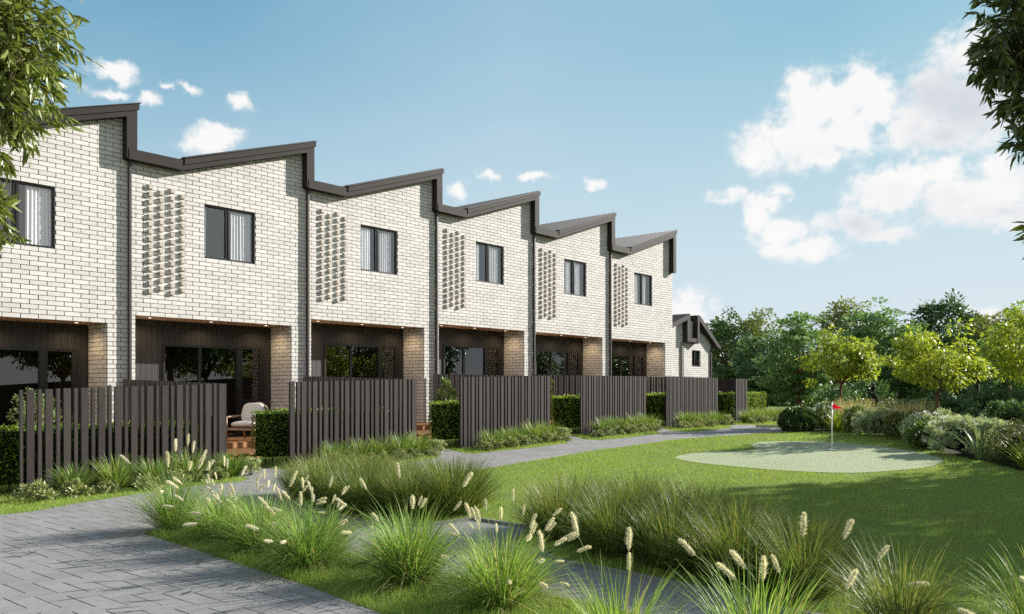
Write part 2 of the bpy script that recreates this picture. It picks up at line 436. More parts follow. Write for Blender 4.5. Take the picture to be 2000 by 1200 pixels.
LAWN_EDGE = [(2.95,8.75),(4.5,8.8),(7.0,8.8),(9.2,8.6),(11.3,8.45),(14.65,8.5),(17.2,9.05),(18.8,9.45),(19.5,9.75)]
PATH_TOP = [(-14,7.3),(.2,7.28),(.85,6.97),(1.8,6.72),(2.9,6.48),(3.7,6.6),(4.05,6.35),(4.25,5.7),(4.3,4.6),(5.15,4.55),(5.35,5.4),(5.5,6.2),(5.9,6.8),
            (7.3,6.8),(8.5,6.5),(8.9,6.1),(9.1,5.4),(9.15,4.6),(10.0,4.6),(9.95,5.4),(9.6,6.1),(9.5,6.55),(11.3,6.78),(12.7,6.75),(13.3,6.3),(13.9,5.5),(13.95,4.6),
            (14.8,4.6),(14.6,5.5),(13.9,6.4),(13.8,6.95),(14.9,7.17),(16.75,7.04),(17.5,6.4),(18.5,5.6),(18.7,4.6),(19.5,4.6),(19.2,5.6),(18.0,6.6),(17.6,7.4),
            (20.3,7.47),(21.2,6.9),(22.3,6.5),(22.5,7.2),(21.0,7.9),(21.1,8.5)]
MAIN = PATH_TOP + [(19.5,9.75)] + LAWN_EDGE[::-1][1:] + [(2.7,9.9),(2.57,10.4),(1.15,10.25),(.75,9.95),(.36,10.1),(.2,11.8),(.02,13.6),(-.17,14.8),(-.3,18),(-14,18)]
CONC = [(1.15,10.25),(2.57,10.4),(2.3,11.65),(2.55,12.3),(3.25,12.43),(3.2,13.33),(2.45,13.75),(2.0,14.7),(1.95,15.5),(1.86,16.4),(1.68,16.9),(1.6,20),(.75,20),(1.0,16),(1.1,13)]
PLANT = [(1.15,10.25),(.75,9.95),(.36,10.1),(.2,11.8),(.02,13.6),(-.17,14.8),(-.3,18),(-.3,20),(.75,20),(1.0,16),(1.1,13)]
GREEN = [(11.05,10.64),(12.06,10.6),(12.71,11.03),(13.2,11.45),(13.75,11.2),(14.3,10.8),(14.94,10.68),(15.34,10.74),(15.83,11.25),(15.97,12.1),(15.61,13.0),
         (14.66,14.18),(13.56,15.0),(12.96,15.27),(11.66,15.36),(10.64,14.84),(10.13,14.42),(9.98,13.63),(10.03,12.83),(10.24,11.88),(10.56,11.16)]
BED_EDGE = [(19.5,9.75),(19.96,9.99),(20.3,10.6),(19.6,11.4),(18.62,12.13),(16.8,13.1),(15.04,13.91),(13.71,14.67),(12.98,15.3),(11.95,15.99),(11.22,16.83),(10.6,18),(9.8,20),(9.2,23)]
BED_EDGE = [(19.5,9.75)]+[(u+.12, n+.62) for u, n in BED_EDGE[1:]]
LAWN = LAWN_EDGE + BED_EDGE[1:] + [(2,23),(1.6,20),(1.68,16.9),(1.86,16.4),(1.95,15.5),(2.0,14.7),(2.45,13.75),(3.2,13.33),(3.25,12.43),(2.55,12.3),(2.3,11.65),(2.57,10.4),(2.7,9.9)]
GREEN_S = smooth_poly(GREEN, 1)

drape('lawn', LAWN, M['turf'], -.006, 1.0, 3.0)
drape('putting_green', GREEN_S, M['green'], .003, .7, 2.0)
drape('concrete_path', CONC, M['concrete'], -.002, .7, 2.0)
drape('path_bedding', MAIN, M['joint'], -.026, 1.0, 3.0)
drape('planting_strip', PLANT, M['turf'], -.004, .7, 2.0)
BED = BED_EDGE + [(12,23),(13.5,19.5),(15,17),(17.5,15),(20.5,13.5),(23,12),(24,9.5),(22.5,7.2),(21.0,7.9),(21.1,8.5)]
drape('garden_bed', BED, M['soil'], -.002, 1.0, 3.0)

# verges: grass strips between the paving and the fences, and inside the courtyards
VERGES = []
def add_verge(poly, name='verge'):
    drape(name, poly, M['turf'], -.008, 1.0, 3.0); VERGES.append(poly)
add_verge([(-14,5.0),(-14,7.3),(.2,7.28),(.85,6.97),(1.8,6.72),(2.9,6.48),(3.7,6.6),(4.05,6.35),(4.25,5.7),(4.3,4.6),(4.3,2.9),(-14,2.9)])
add_verge([(4.3,4.6),(5.15,4.55),(5.35,5.4),(5.5,6.2),(5.9,6.8),(7.3,6.8),(8.5,6.5),(8.9,6.1),(9.1,5.4),(9.15,4.6),(9.15,2.9),(4.3,2.9)])
add_verge([(9.15,4.6),(10.0,4.6),(9.95,5.4),(9.6,6.1),(9.5,6.55),(11.3,6.78),(12.7,6.75),(13.3,6.3),(13.9,5.5),(13.95,4.6),(13.95,2.9),(9.15,2.9)])
add_verge([(13.95,4.6),(14.8,4.6),(14.6,5.5),(13.9,6.4),(13.8,6.95),(14.9,7.17),(16.75,7.04),(17.5,6.4),(18.5,5.6),(18.7,4.6),(18.7,2.9),(13.95,2.9)])
add_verge([(18.7,4.6),(19.5,4.6),(19.2,5.6),(18.0,6.6),(17.6,7.4),(20.3,7.47),(21.2,6.9),(22.3,6.5),(22.5,7.2),(24,9.5),(34,6),(34,2.9),(18.7,2.9)])

# pavers: herringbone laid square to the houses
mb = MB(); c = .172; J = .0055
main_us = [p[0] for p in MAIN]; main_ns = [p[1] for p in MAIN]
def paver(u0, u1, n0, n1):
    if u0 < -7: return
    q = clip_poly(list(MAIN), u0+J, u1-J, n0+J, n1-J)
    if len(q) < 3: return
    A = abs(parea(q))
    if A < .002: return
    q = wind(q)[::-1]
    z = float(zg((u0+u1)/2)) + random.uniform(-.0015, .0015)
    dzu = (float(zg(u1+.2))-float(zg(u0-.2)))/(u1-u0+.4)
    um = (u0+u1)/2
    top = [W(a, b, z+(a-um)*dzu) for a, b in q]
    bot = [(x, y, zz-.024) for x, y, zz in top]
    k = len(q)
    mb.add(top+bot, [tuple(range(k))] + [(i, i+k, (i+1) % k+k, (i+1) % k) for i in range(k)])
ia, ib = int(-7/c)-2, int(23/c)+2
ja, jb = int(4.4/c)-1, int(18/c)+1
for i in range(ia, ib):
    for j in range(ja, jb):
        k = (i-j) % 4
        u, n = i*c, j*c
        if u > 1.2 and n > 10.6: continue
        if k == 0: paver(u, u+2*c, n, n+c)
        elif k == 3: paver(u, u+c, n, n+2*c)
o = mb.build('paved_path', M['paver']); o['kind'] = 'structure'

# steel edging along the concrete path
mb = MB()
def edging(pts, w=.035, h=.03):
    for a, b in zip(pts[:-1], pts[1:]):
        d = Vector((b[0]-a[0], b[1]-a[1])).normalized(); p = Vector((-d.y, d.x))*w/2
        q = [(a[0]+p.x, a[1]+p.y), (b[0]+p.x, b[1]+p.y), (b[0]-p.x, b[1]-p.y), (a[0]-p.x, a[1]-p.y)]
        t = [W(x, y, float(zg(x))+h) for x, y in q]; bt = [W(x, y, float(zg(x))-.03) for x, y in q]
        mb.add(t+bt, [(0,1,2,3),(3,2,1,0)[::-1],(0,4,5,1),(1,5,6,2),(2,6,7,3),(3,7,4,0)][0:1]+[(0,4,5,1),(1,5,6,2),(2,6,7,3),(3,7,4,0)])
edging([(2.97,8.8),(2.7,9.9),(2.57,10.4),(2.3,11.65),(2.55,12.3),(3.25,12.43)])
edging([(3.25,12.45),(3.2,13.33),(2.45,13.75),(2.0,14.7),(1.95,15.5),(1.86,16.4),(1.68,16.9),(1.6,20)])
o = mb.build('kerb', M['kerb']); o['kind'] = 'structure'

# ------------------------------------------------------------------ townhouses
UW = 4.9; BC = 2.97/29; BL = .35
LINL, LINR, LINZ = .15, 4.426, 2.97
WL, WR, WB, WT = 1.884, 3.316, 44*BC, 57*BC
REC = .935
FLOOR = [.18, .401, .627, .792, .792, .792]
STEP = [.221, .226, .165, 0, 0, 0]
VALU, VALZ, SL = 1.2, 6.495, .3306
def fbot(u): return 6.50 if u < VALU else VALZ + SL*(u-VALU)

def bricks(mb, u0, u1, z0, z1, holes, top=None, seed=0, put=None, m=0):
    rg = random.Random(seed)
    r0 = int(round(z0/BC)); r = r0
    while r*BC < z1-.02:
        zb, zt = r*BC+.0068, (r+1)*BC-.0068
        off = (r % 2)*BL/2
        k = math.floor((u0-off)/BL)
        while True:
            a, b = k*BL+off+.009, (k+1)*BL+off-.009; k += 1
            if a >= u1: break
            segs = [(max(a, u0), min(b, u1))]
            for h0, h1, g0, g1 in holes:
                zm = (zb+zt)/2
                if g0 < zm < g1:
                    ns = []
                    for s0, s1 in segs:
                        if s1 <= h0 or s0 >= h1: ns.append((s0, s1)); continue
                        if s0 < h0: ns.append((s0, h0))
                        if s1 > h1: ns.append((h1, s1))
                    segs = ns
            for s0, s1 in segs:
                if s1-s0 < .012: continue
                if top is not None and zt > min(top(s0), top(s1))+.15: continue
                d = .017+rg.uniform(-.003, .003); e = rg.uniform(-.0012, .0012)
                put(mb, s0, s1, zb+e, zt+e, d, m)
        r += 1

def put_front(mb, a, b, zb, zt, d, m):
    v = [(a,-d,zb),(b,-d,zb),(b,-d,zt),(a,-d,zt),(a,.002,zb),(b,.002,zb),(b,.002,zt),(a,.002,zt)]
    mb.add(v, [(0,1,2,3),(3,2,6,7),(1,0,4,5),(0,3,7,4),(2,1,5,6)], m)
def put_side(u, sgn):
    def f(mb, a, b, zb, zt, d, m):            # bricks on a face at u, running along y
        x0, x1 = u+sgn*d, u-sgn*.002
        v = [(x0,a,zb),(x0,b,zb),(x0,b,zt),(x0,a,zt),(x1,a,zb),(x1,b,zb),(x1,b,zt),(x1,a,zt)]
        F = [(0,1,2,3),(3,2,6,7),(1,0,4,5),(0,3,7,4),(2,1,5,6)]
        if sgn < 0: F = [q[::-1] for q in F]
        mb.add(v, F, m)
    return f

MESH = {}
def make_wall(k):
    U1 = 5.05 if k == 5 else UW
    mb = MB()
    T = lambda u: fbot(u)+.17
    pl = [[(0,0),(LINL,0),(LINL,LINZ),(0,LINZ)], [(LINR,0),(U1,0),(U1,LINZ),(LINR,LINZ)], [(0,LINZ),(U1,LINZ),(U1,WB),(0,WB)],
          [(0,WB),(WL,WB),(WL,WT),(0,WT)], [(WR,WB),(U1,WB),(U1,WT),(WR,WT)],
          [(0,WT),(U1,WT),(U1,T(U1)),(VALU,T(VALU)),(0,T(0))]]
    for p in pl: mb.poly([(a, 0, b) for a, b in p], 1)
    bricks(mb, 0, U1, 0, 8.2, [(LINL,LINR,-1,LINZ),(WL,WR,WB,WT)], T, 3+k, put_front)
    # returns of the porch and the reveals of the window
    mb.quad((LINR,0,0),(LINR,0,LINZ),(LINR,REC,LINZ),(LINR,REC,0), 1)
    mb.quad((LINL,0,0),(LINL,REC,0),(LINL,REC,LINZ),(LINL,0,LINZ), 1)
    bricks(mb, .003, REC, 0, LINZ, [], None, 41, put_side(LINR, -1))
    bricks(mb, .003, REC, 0, LINZ, [], None, 43, put_side(LINL, 1))
    mb.quad((WL,0,WB),(WL,.12,WB),(WL,.12,WT),(WL,0,WT), 0); mb.quad((WR,0,WB),(WR,0,WT),(WR,.12,WT),(WR,.12,WB), 0)
    mb.quad((WL,0,WT),(WL,.12,WT),(WR,.12,WT),(WR,0,WT), 0); mb.quad((WL,0,WB),(WR,0,WB),(WR,.12,WB),(WL,.12,WB), 0)
    # sides and back
    for u in (.006, U1-.006):
        mb.poly([(u,.004,0),(u,9,0),(u,9,T(u)+.04),(u,.004,T(u)+.04)], 2)
    mb.poly([(0,9,0),(0,9,T(0)),(VALU,9,T(VALU)),(U1,9,T(U1)),(U1,9,0)], 2)
    return mb.mesh('wall', [M['brick'], M['mortar'], M['render_side']])

def make_fascia(k):
    mb = MB(); F0, F1 = -.244, .06
    b2 = lambda u: VALZ+SL*(u-VALU)
    # level gutter box over the low side
    mb.prism([(-.095,6.50),(VALU-.0,6.495),(VALU,6.495+.245),(-.095,6.735)], -.256, F1)
    # raking band and its cap
    UE = 5.0
    mb.prism([(VALU,VALZ),(4.76,b2(4.76)),(4.76,b2(4.76)+.128),(VALU,VALZ+.128)], F0, F1)
    mb.prism([(VALU+.04,VALZ+.134),(5.035,b2(5.035)+.134-.013),(5.035,b2(5.035)+.262),(VALU+.04,VALZ+.27)], F0-.03, F1)
    # upright end
    zb = 6.12 if k == 5 else 6.50+STEP[k]+.02
    mb.prism([(4.76,zb),(UE,zb),(UE,b2(UE)+.115),(4.76,b2(4.76)+.128)], F0, F1)
    return mb.mesh('fascia', M['metal'])

def make_roof():
    mb = MB(); d = .262
    z0, z1 = VALZ+SL*.06+d, VALZ+SL*(5.035-VALU)+d
    y0, y1 = -.30, 9.15
    mb.prism([(VALU+.03,z0+.004),(5.075,z1+.016),(5.075,z1+.03),(VALU+.03,z0+.02)], y0, y1)
    y = y0+.12
    while y < y1-.1:                          # ribs run with the fall
        a, b = (VALU+.03, z0+.02), (5.075, z1+.03)
        for (s0, s1, h) in ((.0, .055, .032),):
            v = [(a[0],y,a[1]),(a[0],y+.018,a[1]+h),(a[0],y+.042,a[1]+h),(a[0],y+.06,a[1]),
                 (b[0],y,b[1]),(b[0],y+.018,b[1]+h),(b[0],y+.042,b[1]+h),(b[0],y+.06,b[1])]
            mb.add(v, [(0,4,5,1),(1,5,6,2),(2,6,7,3),(0,1,2,3),(7,6,5,4)])
        y += .245
    mb.box(-.09, VALU+.03, .06, 9.1, 6.60, 6.64)                 # level gutter tray behind the low fascia
    mb.quad((4.905,.05,6.4),(4.905,9,6.4),(4.905,9,z1-.02),(4.905,.05,z1-.02))   # metal cheek above the neighbour's roof
    return mb.mesh('roof', M['roof'])

def make_clad():
    mb = MB(); y = REC
    D0, D1, DT = 1.292, 4.18, 2.395
    w = .146; u = LINL
    mb.quad((LINL,y+.03,0),(LINR,y+.03,0),(LINR,y+.03,LINZ),(LINL,y+.03,LINZ), 1) if False else None
    while u < LINR-.01:
        a, b = u+.004, min(u+w, LINR)-.004
        def brd(a, b, z0, z1):
            if b-a > .01: mb.box(a, b, y, y+.02, z0, z1)
        if b <= D0 or a >= D1: brd(a, b, .01, 2.974)
        else:
            if a < D0: brd(a, D0, .01, DT)
            if b > D1: brd(D1, b, .01, DT)
            brd(a, b, DT, 2.974)
        u += w
    for a, b, z0, z1 in ((LINL,D0,0,DT),(D1,LINR,0,DT),(LINL,LINR,DT,2.974)):
        mb.quad((a,y+.012,z0),(b,y+.012,z0),(b,y+.012,z1),(a,y+.012,z1), 1)
    return mb.mesh('cladding', [M['clad'], M['dark_metal']])

def frame_bars(mb, u0, u1, z0, z1, y0, y1, w):
    mb.box(u0, u0+w, y0, y1, z0, z1); mb.box(u1-w, u1, y0, y1, z0, z1)
    mb.box(u0+w, u1-w, y0+.001, y1-.001, z0, z0+w); mb.box(u0+w, u1-w, y0+.001, y1-.001, z1-w, z1)

def make_door():
    mb = MB(); D0, D1, DT = 1.292, 4.18, 2.392; y0, y1 = .895, 1.0
    frame_bars(mb, D0+.002, D1-.002, .004, DT-.002, y0, y1, .055)
    mb.box(2.26, 2.33, y0+.02, y1-.02, .055, DT-.06)
    mb.box(3.33, 3.50, y0-.01, y1-.01, .055, DT-.06)
    mb.box(3.50, 4.12, y0+.015, y1-.02, .90, .985)
    mb.box(4.03, 4.125, y0+.004, y1-.03, .985, DT-.06)
    return mb.mesh('sliding_door', M['dark_metal'])

def pane_mesh(u0, u1, z0, z1, y, mat):
    mb = MB(); mb.quad((u0,y,z0),(u1,y,z0),(u1,y,z1),(u0,y,z1)); return mb.mesh('pane', mat)

def make_window():
    mb = MB(); frame_bars(mb, WL+.002, WR-.002, WB+.002, WT-.002, .035, .115, .045)
    mb.box(2.50, 2.56, .04, .11, WB+.05, WT-.05); mb.box(2.56, 2.61, .022, .085, WB+.05, WT-.05)
    mb.box(WL-.0+.004, WR-.004, .002, .034, WB+.001, WB+.022)
    return mb.mesh('window', M['dark_metal'])

def make_curtain(u0, u1, seed):
    rg = random.Random(seed); mb = MB(); n = max(8, int((u1-u0)/.012))
    ph = rg.uniform(0, 6); fr = rg.uniform(62, 78)
    rows = [WB-.05, WB+.5, WT+.1]
    v = []
    for j, z in enumerate(rows):
        for i in range(n+1):
            u = u0+(u1-u0)*i/n
            v.append((u+.006*j*math.sin(u*9+ph),   .108+.014*math.sin(u*fr+ph+.25*j)+.006*math.sin(u*23+ph*2), z))
    f = [(j*(n+1)+i, j*(n+1)+i+1, (j+1)*(n+1)+i+1, (j+1)*(n+1)+i) for j in range(2) for i in range(n)]
    mb.add(v, f)
    return mb.mesh('curtain', M['curtain'], True)

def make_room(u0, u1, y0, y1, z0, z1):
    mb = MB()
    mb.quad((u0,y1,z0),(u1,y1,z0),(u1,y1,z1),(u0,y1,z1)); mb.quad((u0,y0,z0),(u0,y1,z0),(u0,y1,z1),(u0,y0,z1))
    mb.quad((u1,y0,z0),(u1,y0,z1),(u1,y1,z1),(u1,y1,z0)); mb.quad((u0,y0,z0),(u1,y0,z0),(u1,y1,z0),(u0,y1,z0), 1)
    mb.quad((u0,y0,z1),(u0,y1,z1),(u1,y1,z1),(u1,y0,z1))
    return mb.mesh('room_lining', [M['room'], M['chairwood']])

def make_screen():
    rg = random.Random(5); mb = MB()
    for u, zt, zb, n in ((.507,6.0,3.56,15),(.775,5.905,3.65,14),(1.042,5.995,3.56,15),(1.309,5.907,3.646,14)):
        for i in range(n):
            z = zt+(zb-zt)*i/(n-1)+rg.uniform(-.003, .003); x = u+rg.uniform(-.003, .003); d = .078+rg.uniform(-.004, .004)
            mb.box(x-.05, x+.05, -d, -.004, z-.05, z+.05)
    return mb.mesh('brick_screen', M['brick_screen'])

def make_downlight():
    mb = MB(); k = 16
    for r0, r1, z0, z1, m in ((0, .038, 2.9735, 2.9735, 1), (.038, .05, 2.971, 2.971, 0)):
        a = [(r0*math.cos(t), r0*math.sin(t), z0) for t in [2*math.pi*i/k for i in range(k)]]
        b = [(r1*math.cos(t), r1*math.sin(t), z1) for t in [2*math.pi*i/k for i in range(k)]]
        if r0 == 0: mb.poly(b[::-1], m)
        else: mb.add(a+b, [(i, (i+1) % k, (i+1) % k+k, i+k) for i in range(k)], m)
    return mb.mesh('downlight', [M['white'], M['lampglow']])

MESH['roof'] = make_roof(); MESH['clad'] = make_clad(); MESH['door'] = make_door(); MESH['window'] = make_window()
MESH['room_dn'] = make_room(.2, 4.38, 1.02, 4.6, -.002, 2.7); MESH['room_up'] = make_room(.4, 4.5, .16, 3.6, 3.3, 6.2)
MESH['screen'] = make_screen(); MESH['dl'] = make_downlight()
MESH['panes_dn'] = [pane_mesh(1.345,2.262,.055,2.34,.95,M['glass_dn']), pane_mesh(2.328,3.332,.055,2.34,.935,M['glass_dn']),
                    pane_mesh(3.50,4.03,.985,2.34,.93,M['glass_dn']), pane_mesh(3.50,4.125,.055,.90,.945,M['glass_dn'])]
MESH['panes_up'] = [pane_mesh(WL+.05,2.502,WB+.05,WT-.05,.08,M['glass_up']), pane_mesh(2.608,WR-.05,WB+.05,WT-.05,.06,M['glass_up'])]
mb = MB(); mb.box(-.026, .026, -.125, -.032, .0, 6.505)
for z in (.9, 3.1, 5.2): mb.box(-.034, .034, -.129, -.0, z, z+.035)
MESH['pipe'] = mb.mesh('downpipe', M['pipe'])
mb = MB(); mb.box(LINL+.012, LINR-.012, .004, REC-.002, 2.975, 2.998); MESH['soffit'] = mb.mesh('soffit', M['soffit'])
mb = MB(); mb.box(3.36, 3.385, .85, .885, .95, 1.25); mb.box(3.362, 3.383, .885, .90, .97, .99); mb.box(3.362, 3.383, .885, .90, 1.21, 1.23)
MESH['handle'] = mb.mesh('handle', M['dark_metal'])
CURT = [[(0,.12),(.62,.97)], [(0,.075),(.49,.94)], [(0,.31),(.58,.90)], [(0,.20),(.47,.89)], [(.16,.36),(.49,.80)], [(0,.30),(.40,.76)]]
HLAB = ['pale brick townhouse at the left end of the row, half hidden by leaves',
        'pale brick townhouse with the armchair on its timber deck',
        'pale brick townhouse third from the left, behind the second slat fence',
        'pale brick townhouse fourth from the left in the sawtooth row',
        'pale brick townhouse fifth from the left, one in from the row end',
        'pale brick townhouse at the far right end of the sawtooth row']
for k in range(6):
    h = empty('townhouse', W(k*UW, 0, FLOOR[k]), ANG)
    tag(h, HLAB[k], 'townhouse', 'townhouses in the sawtooth row')
    link('wall', make_wall(k), h)
    rf = link('roof', MESH['roof'], h); link('fascia', make_fascia(k), rf)
    link('cladding', MESH['clad'], h)
    d = link('sliding_door', MESH['door'], h)
    for p in MESH['panes_dn']: link('pane', p, d)
    link('handle', MESH['handle'], d)
    w = link('window', MESH['window'], h)
    for p in MESH['panes_up']: link('pane', p, w)
    for j, (a, b) in enumerate(CURT[k]):
        link('curtain', make_curtain(WL+(WR-WL)*a-.01, WL+(WR-WL)*b, k*10+j), h)
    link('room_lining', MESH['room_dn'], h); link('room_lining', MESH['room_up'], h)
    link('soffit', MESH['soffit'], h)
    link('brick_screen', MESH['screen'], h)
    if k: link('downpipe', MESH['pipe'], h)
    if k == 5: link('downpipe', MESH['pipe'], h, (5.085, .35, 0))
    for u in (.75, 2.35, 3.95):
        link('downlight', MESH['dl'], h, (u, .47, 0))
        sp = bpy.data.lights.new('downlight_lamp', 'SPOT'); sp.energy = 15; sp.color = (1, .72, .42); sp.spot_size = R(150); sp.spot_blend = 1.0
        sp.shadow_soft_size = .03
        lo = bpy.data.objects.new('downlight_lamp', sp); COL.objects.link(lo); lo.parent = h; lo.location = (u, .47, 2.955)

# house at the end of the lane
hx = empty('end_house', W(30.0, -1.5, .5), ANG)
tag(hx, 'small pale brick house with two steep dark roof slopes beyond the row', 'house')
def make_end():
    mb = MB(); zs = lambda z: z-.5
    O = [(0,0),(6.1,0),(6.1,2.55+1.3),(4.3,4.75),(3.75,4.2),(3.2,4.2),(3.2,4.95),(0,3.9)]
    win = (4.1,5.0,2.39,3.22)
    a, b, c_, d_ = win
    c_ = round(c_/BC)*BC; d_ = round(d_/BC)*BC
    for p in ([(0,0),(6.1,0),(6.1,c_),(0,c_)], [(0,c_),(a,c_),(a,d_),(0,d_)], [(b,c_),(6.1,c_),(6.1,d_),(b,d_)],
              [(0,d_),(6.1,d_),(6.1,3.75),(4.25,4.65),(3.2,4.65),(0,3.7)]):
        mb.poly([(u, 0, z) for u, z in p], 1)
    top = lambda u: 3.55+(4.5-3.55)*min(u,3.3)/3.3 if u < 3.3 else (4.5 if u < 4.2 else 4.5-.47*(u-4.2))
    bricks(mb, 0, 6.1, 0, 5, [(a,b,c_,d_)], top, 77, put_front)
    mb.quad((a,0,c_),(a,.15,c_),(a,.15,d_),(a,0,d_)); mb.quad((b,0,c_),(b,0,d_),(b,.15,d_),(b,.15,c_))
    mb.quad((a,0,c_),(b,0,c_),(b,.15,c_),(a,.15,c_)); mb.quad((a,0,d_),(a,.15,d_),(b,.15,d_),(b,0,d_))
    mb.quad((6.1,0,0),(6.1,7,0),(6.1,7,3.75),(6.1,0,3.75), 0); mb.quad((0,7,0),(6.1,7,0),(6.1,7,3.7),(0,7,3.7), 0)
    wl = mb.build('wall', [M['brick'], M['mortar']], hx)
    rf = MB()
    # left slope rising to an upright edge
    rf.prism([(-.3,3.5),(3.15,4.62),(3.15,4.86),(-.3,3.74)], -.3, 7, 0)
    rf.prism([(3.15,3.55),(3.42,3.55),(3.42,4.95),(3.15,4.86)], -.3, 7, 0)
    rf.prism([(3.42,3.55),(4.18,3.55),(4.18,3.75),(3.42,3.75)], -.28, 7, 0)
    for i in range(6): rf.box(3.44+i*.125, 3.50+i*.125, .55, .6, 3.75, 4.95)
    rf.box(3.42, 4.2, .6, .64, 3.75, 4.9)
    rf.prism([(4.18,3.5),(4.38,3.5),(4.38,4.66),(6.35,3.40),(6.65,3.30),(6.7,3.42),(4.42,4.92),(4.18,4.92)], -.3, 7, 0)
    ro = rf.build('roof', M['metal'], hx)
    w = MB(); frame_bars(w, a+.003, b-.003, c_+.003, d_-.003, .06, .13, .06); w.box((a+b)/2-.03, (a+b)/2+.03, .065, .125, c_+.06, d_-.06)
    wo = w.build('window', M['dark_metal'], hx); link('pane', pane_mesh(a+.05, b-.05, c_+.05, d_-.05, .1, M['glass_up']), wo)
    link('room_lining', make_room(.6, 5.8, .2, 3, 1.5, 3.4), hx)
    p = MB(); p.box(2.95, 3.14, -.1, -.02, 0, 3.5); p.build('downpipe', M['mortar'], hx)
    p = MB(); p.box(6.0, 6.08, -.1, -.02, 0, 3.3); p.build('downpipe', M['pipe'], hx)
make_end()

# ------------------------------------------------------------------ decks, armchair
for k in range(6):
    d = empty('timber_deck', W(k*UW, 0, FLOOR[k]), ANG)
    tag(d, ['honey timber deck hidden behind the nearest slat fence', 'honey timber deck with the cream armchair standing on it',
            'honey timber deck behind the second nearest slat fence', 'honey timber deck in front of the fourth house from the left',
            'honey timber deck in front of the fifth house from the left', 'honey timber deck at the last house of the row'][k], 'deck', 'timber decks at the porches')
    def planks(u0, u1, y0, y1, z, name):
        mb = MB(); y = y0
        while y < y1-.02:
            mb.box(u0, u1, y+.003, min(y+.14, y1)-.003, z-.028, z); y += .14
        mb.box(u0+.03, u1-.03, y0+.03, y1-.03, z-.2, z-.03)
        mb.build(name, M['deck'], d)
    planks(LINL+.02, 4.4, -1.1, .89, -.004, 'upper_platform')
    planks(.12, 4.3, -2.83, -1.13, -.155, 'lower_platform')
    mb = MB()
    u = LINL+.02
    mb.box(LINL+.02, 4.4, -1.128, -1.102, -.15, -.012); mb.build('step_riser', M['deck'], d)

def superpillow(w, d, h, nu=20, nv=14, p=.5):
    v = []; f = []
    for j in range(nv+1):
        ph = -math.pi/2+math.pi*j/nv
        for i in range(nu):
            th = 2*math.pi*i/nu
            sg = lambda x, e: math.copysign(abs(x)**e, x)
            c1 = sg(math.cos(ph), .75)
            v.append((w/2*c1*sg(math.cos(th), p), d/2*c1*sg(math.sin(th), p), h/2*sg(math.sin(ph), .9)))
    for j in range(nv):
        for i in range(nu):
            f.append((j*nu+i, j*nu+(i+1) % nu, (j+1)*nu+(i+1) % nu, (j+1)*nu+i))
    return v, f
ch = empty('armchair', (-6.58, 21.15, .398), R(-15))
tag(ch, 'timber armchair with cream cushions and rounded rope back on the deck', 'armchair')
for x in (-.36, .36):
    mb = MB(); mb.tube([(x,-.38,0),(x,-.385,.57)], [.021,.024], 10); mb.build('leg', M['chairwood'], ch, True)
    mb = MB(); mb.tube([(x*.9,.36,0),(x*.95,.33,.40),(x*.97,.31,.6)], [.02,.023,.02], 10); mb.build('leg', M['chairwood'], ch, True)
    mb = MB(); mb.tube([(x,-.44,.575),(x*1.02,-.1,.585),(x*.99,.33,.60)], [.024,.027,.022], 10); mb.build('armrest', M['chairwood'], ch, True)
mb = MB()
mb.tube([(-.36,-.385,.27),(.36,-.385,.27)], [.02,.02], 8); mb.tube([(-.34,.34,.27),(.34,.34,.27)], [.02,.02], 8)
for x in (-.36,.36): mb.tube([(x,-.385,.27),(x*.95,.34,.27)], [.02,.02], 8)
mb.box(-.335,.335,-.36,.32,.285,.315)
mb.build('seat_frame', M['chairwood'], ch)
mb = MB()
loop = []
for i in range(25):
    t = math.pi*(-.12+1.24*i/24)
    loop.append((.40*math.cos(t), .30+.16*(.35+.65*math.sin(t)) , .46+.46*math.sin(t)))
mb.tube(loop, [.018]*25, 8)
for i in range(-4, 5):
    x = i*.075; zt = .46+.46*math.sqrt(max(0, 1-(x/.40)**2))
    mb.tube([(x*.8,.33,.30),(x, .40+.03*(zt-.5), zt-.01)], [.007,.007], 5)
mb.build('backrest', M['rope'], ch, True)
v, f = superpillow(.68, .70, .17); mb = MB(); mb.add([(x, y-.02, z+.395) for x, y, z in v], f); mb.build('seat_cushion', M['cushion'], ch, True)
v, f = superpillow(.60, .50, .17)
mb = MB(); a = R(72); mb.add([(x, .20+y*math.cos(a)*1.0-z*math.sin(a), .68+y*math.sin(a)+z*math.cos(a)) for x, y, z in v], f)
mb.build('back_cushion', M['cushion'], ch, True)

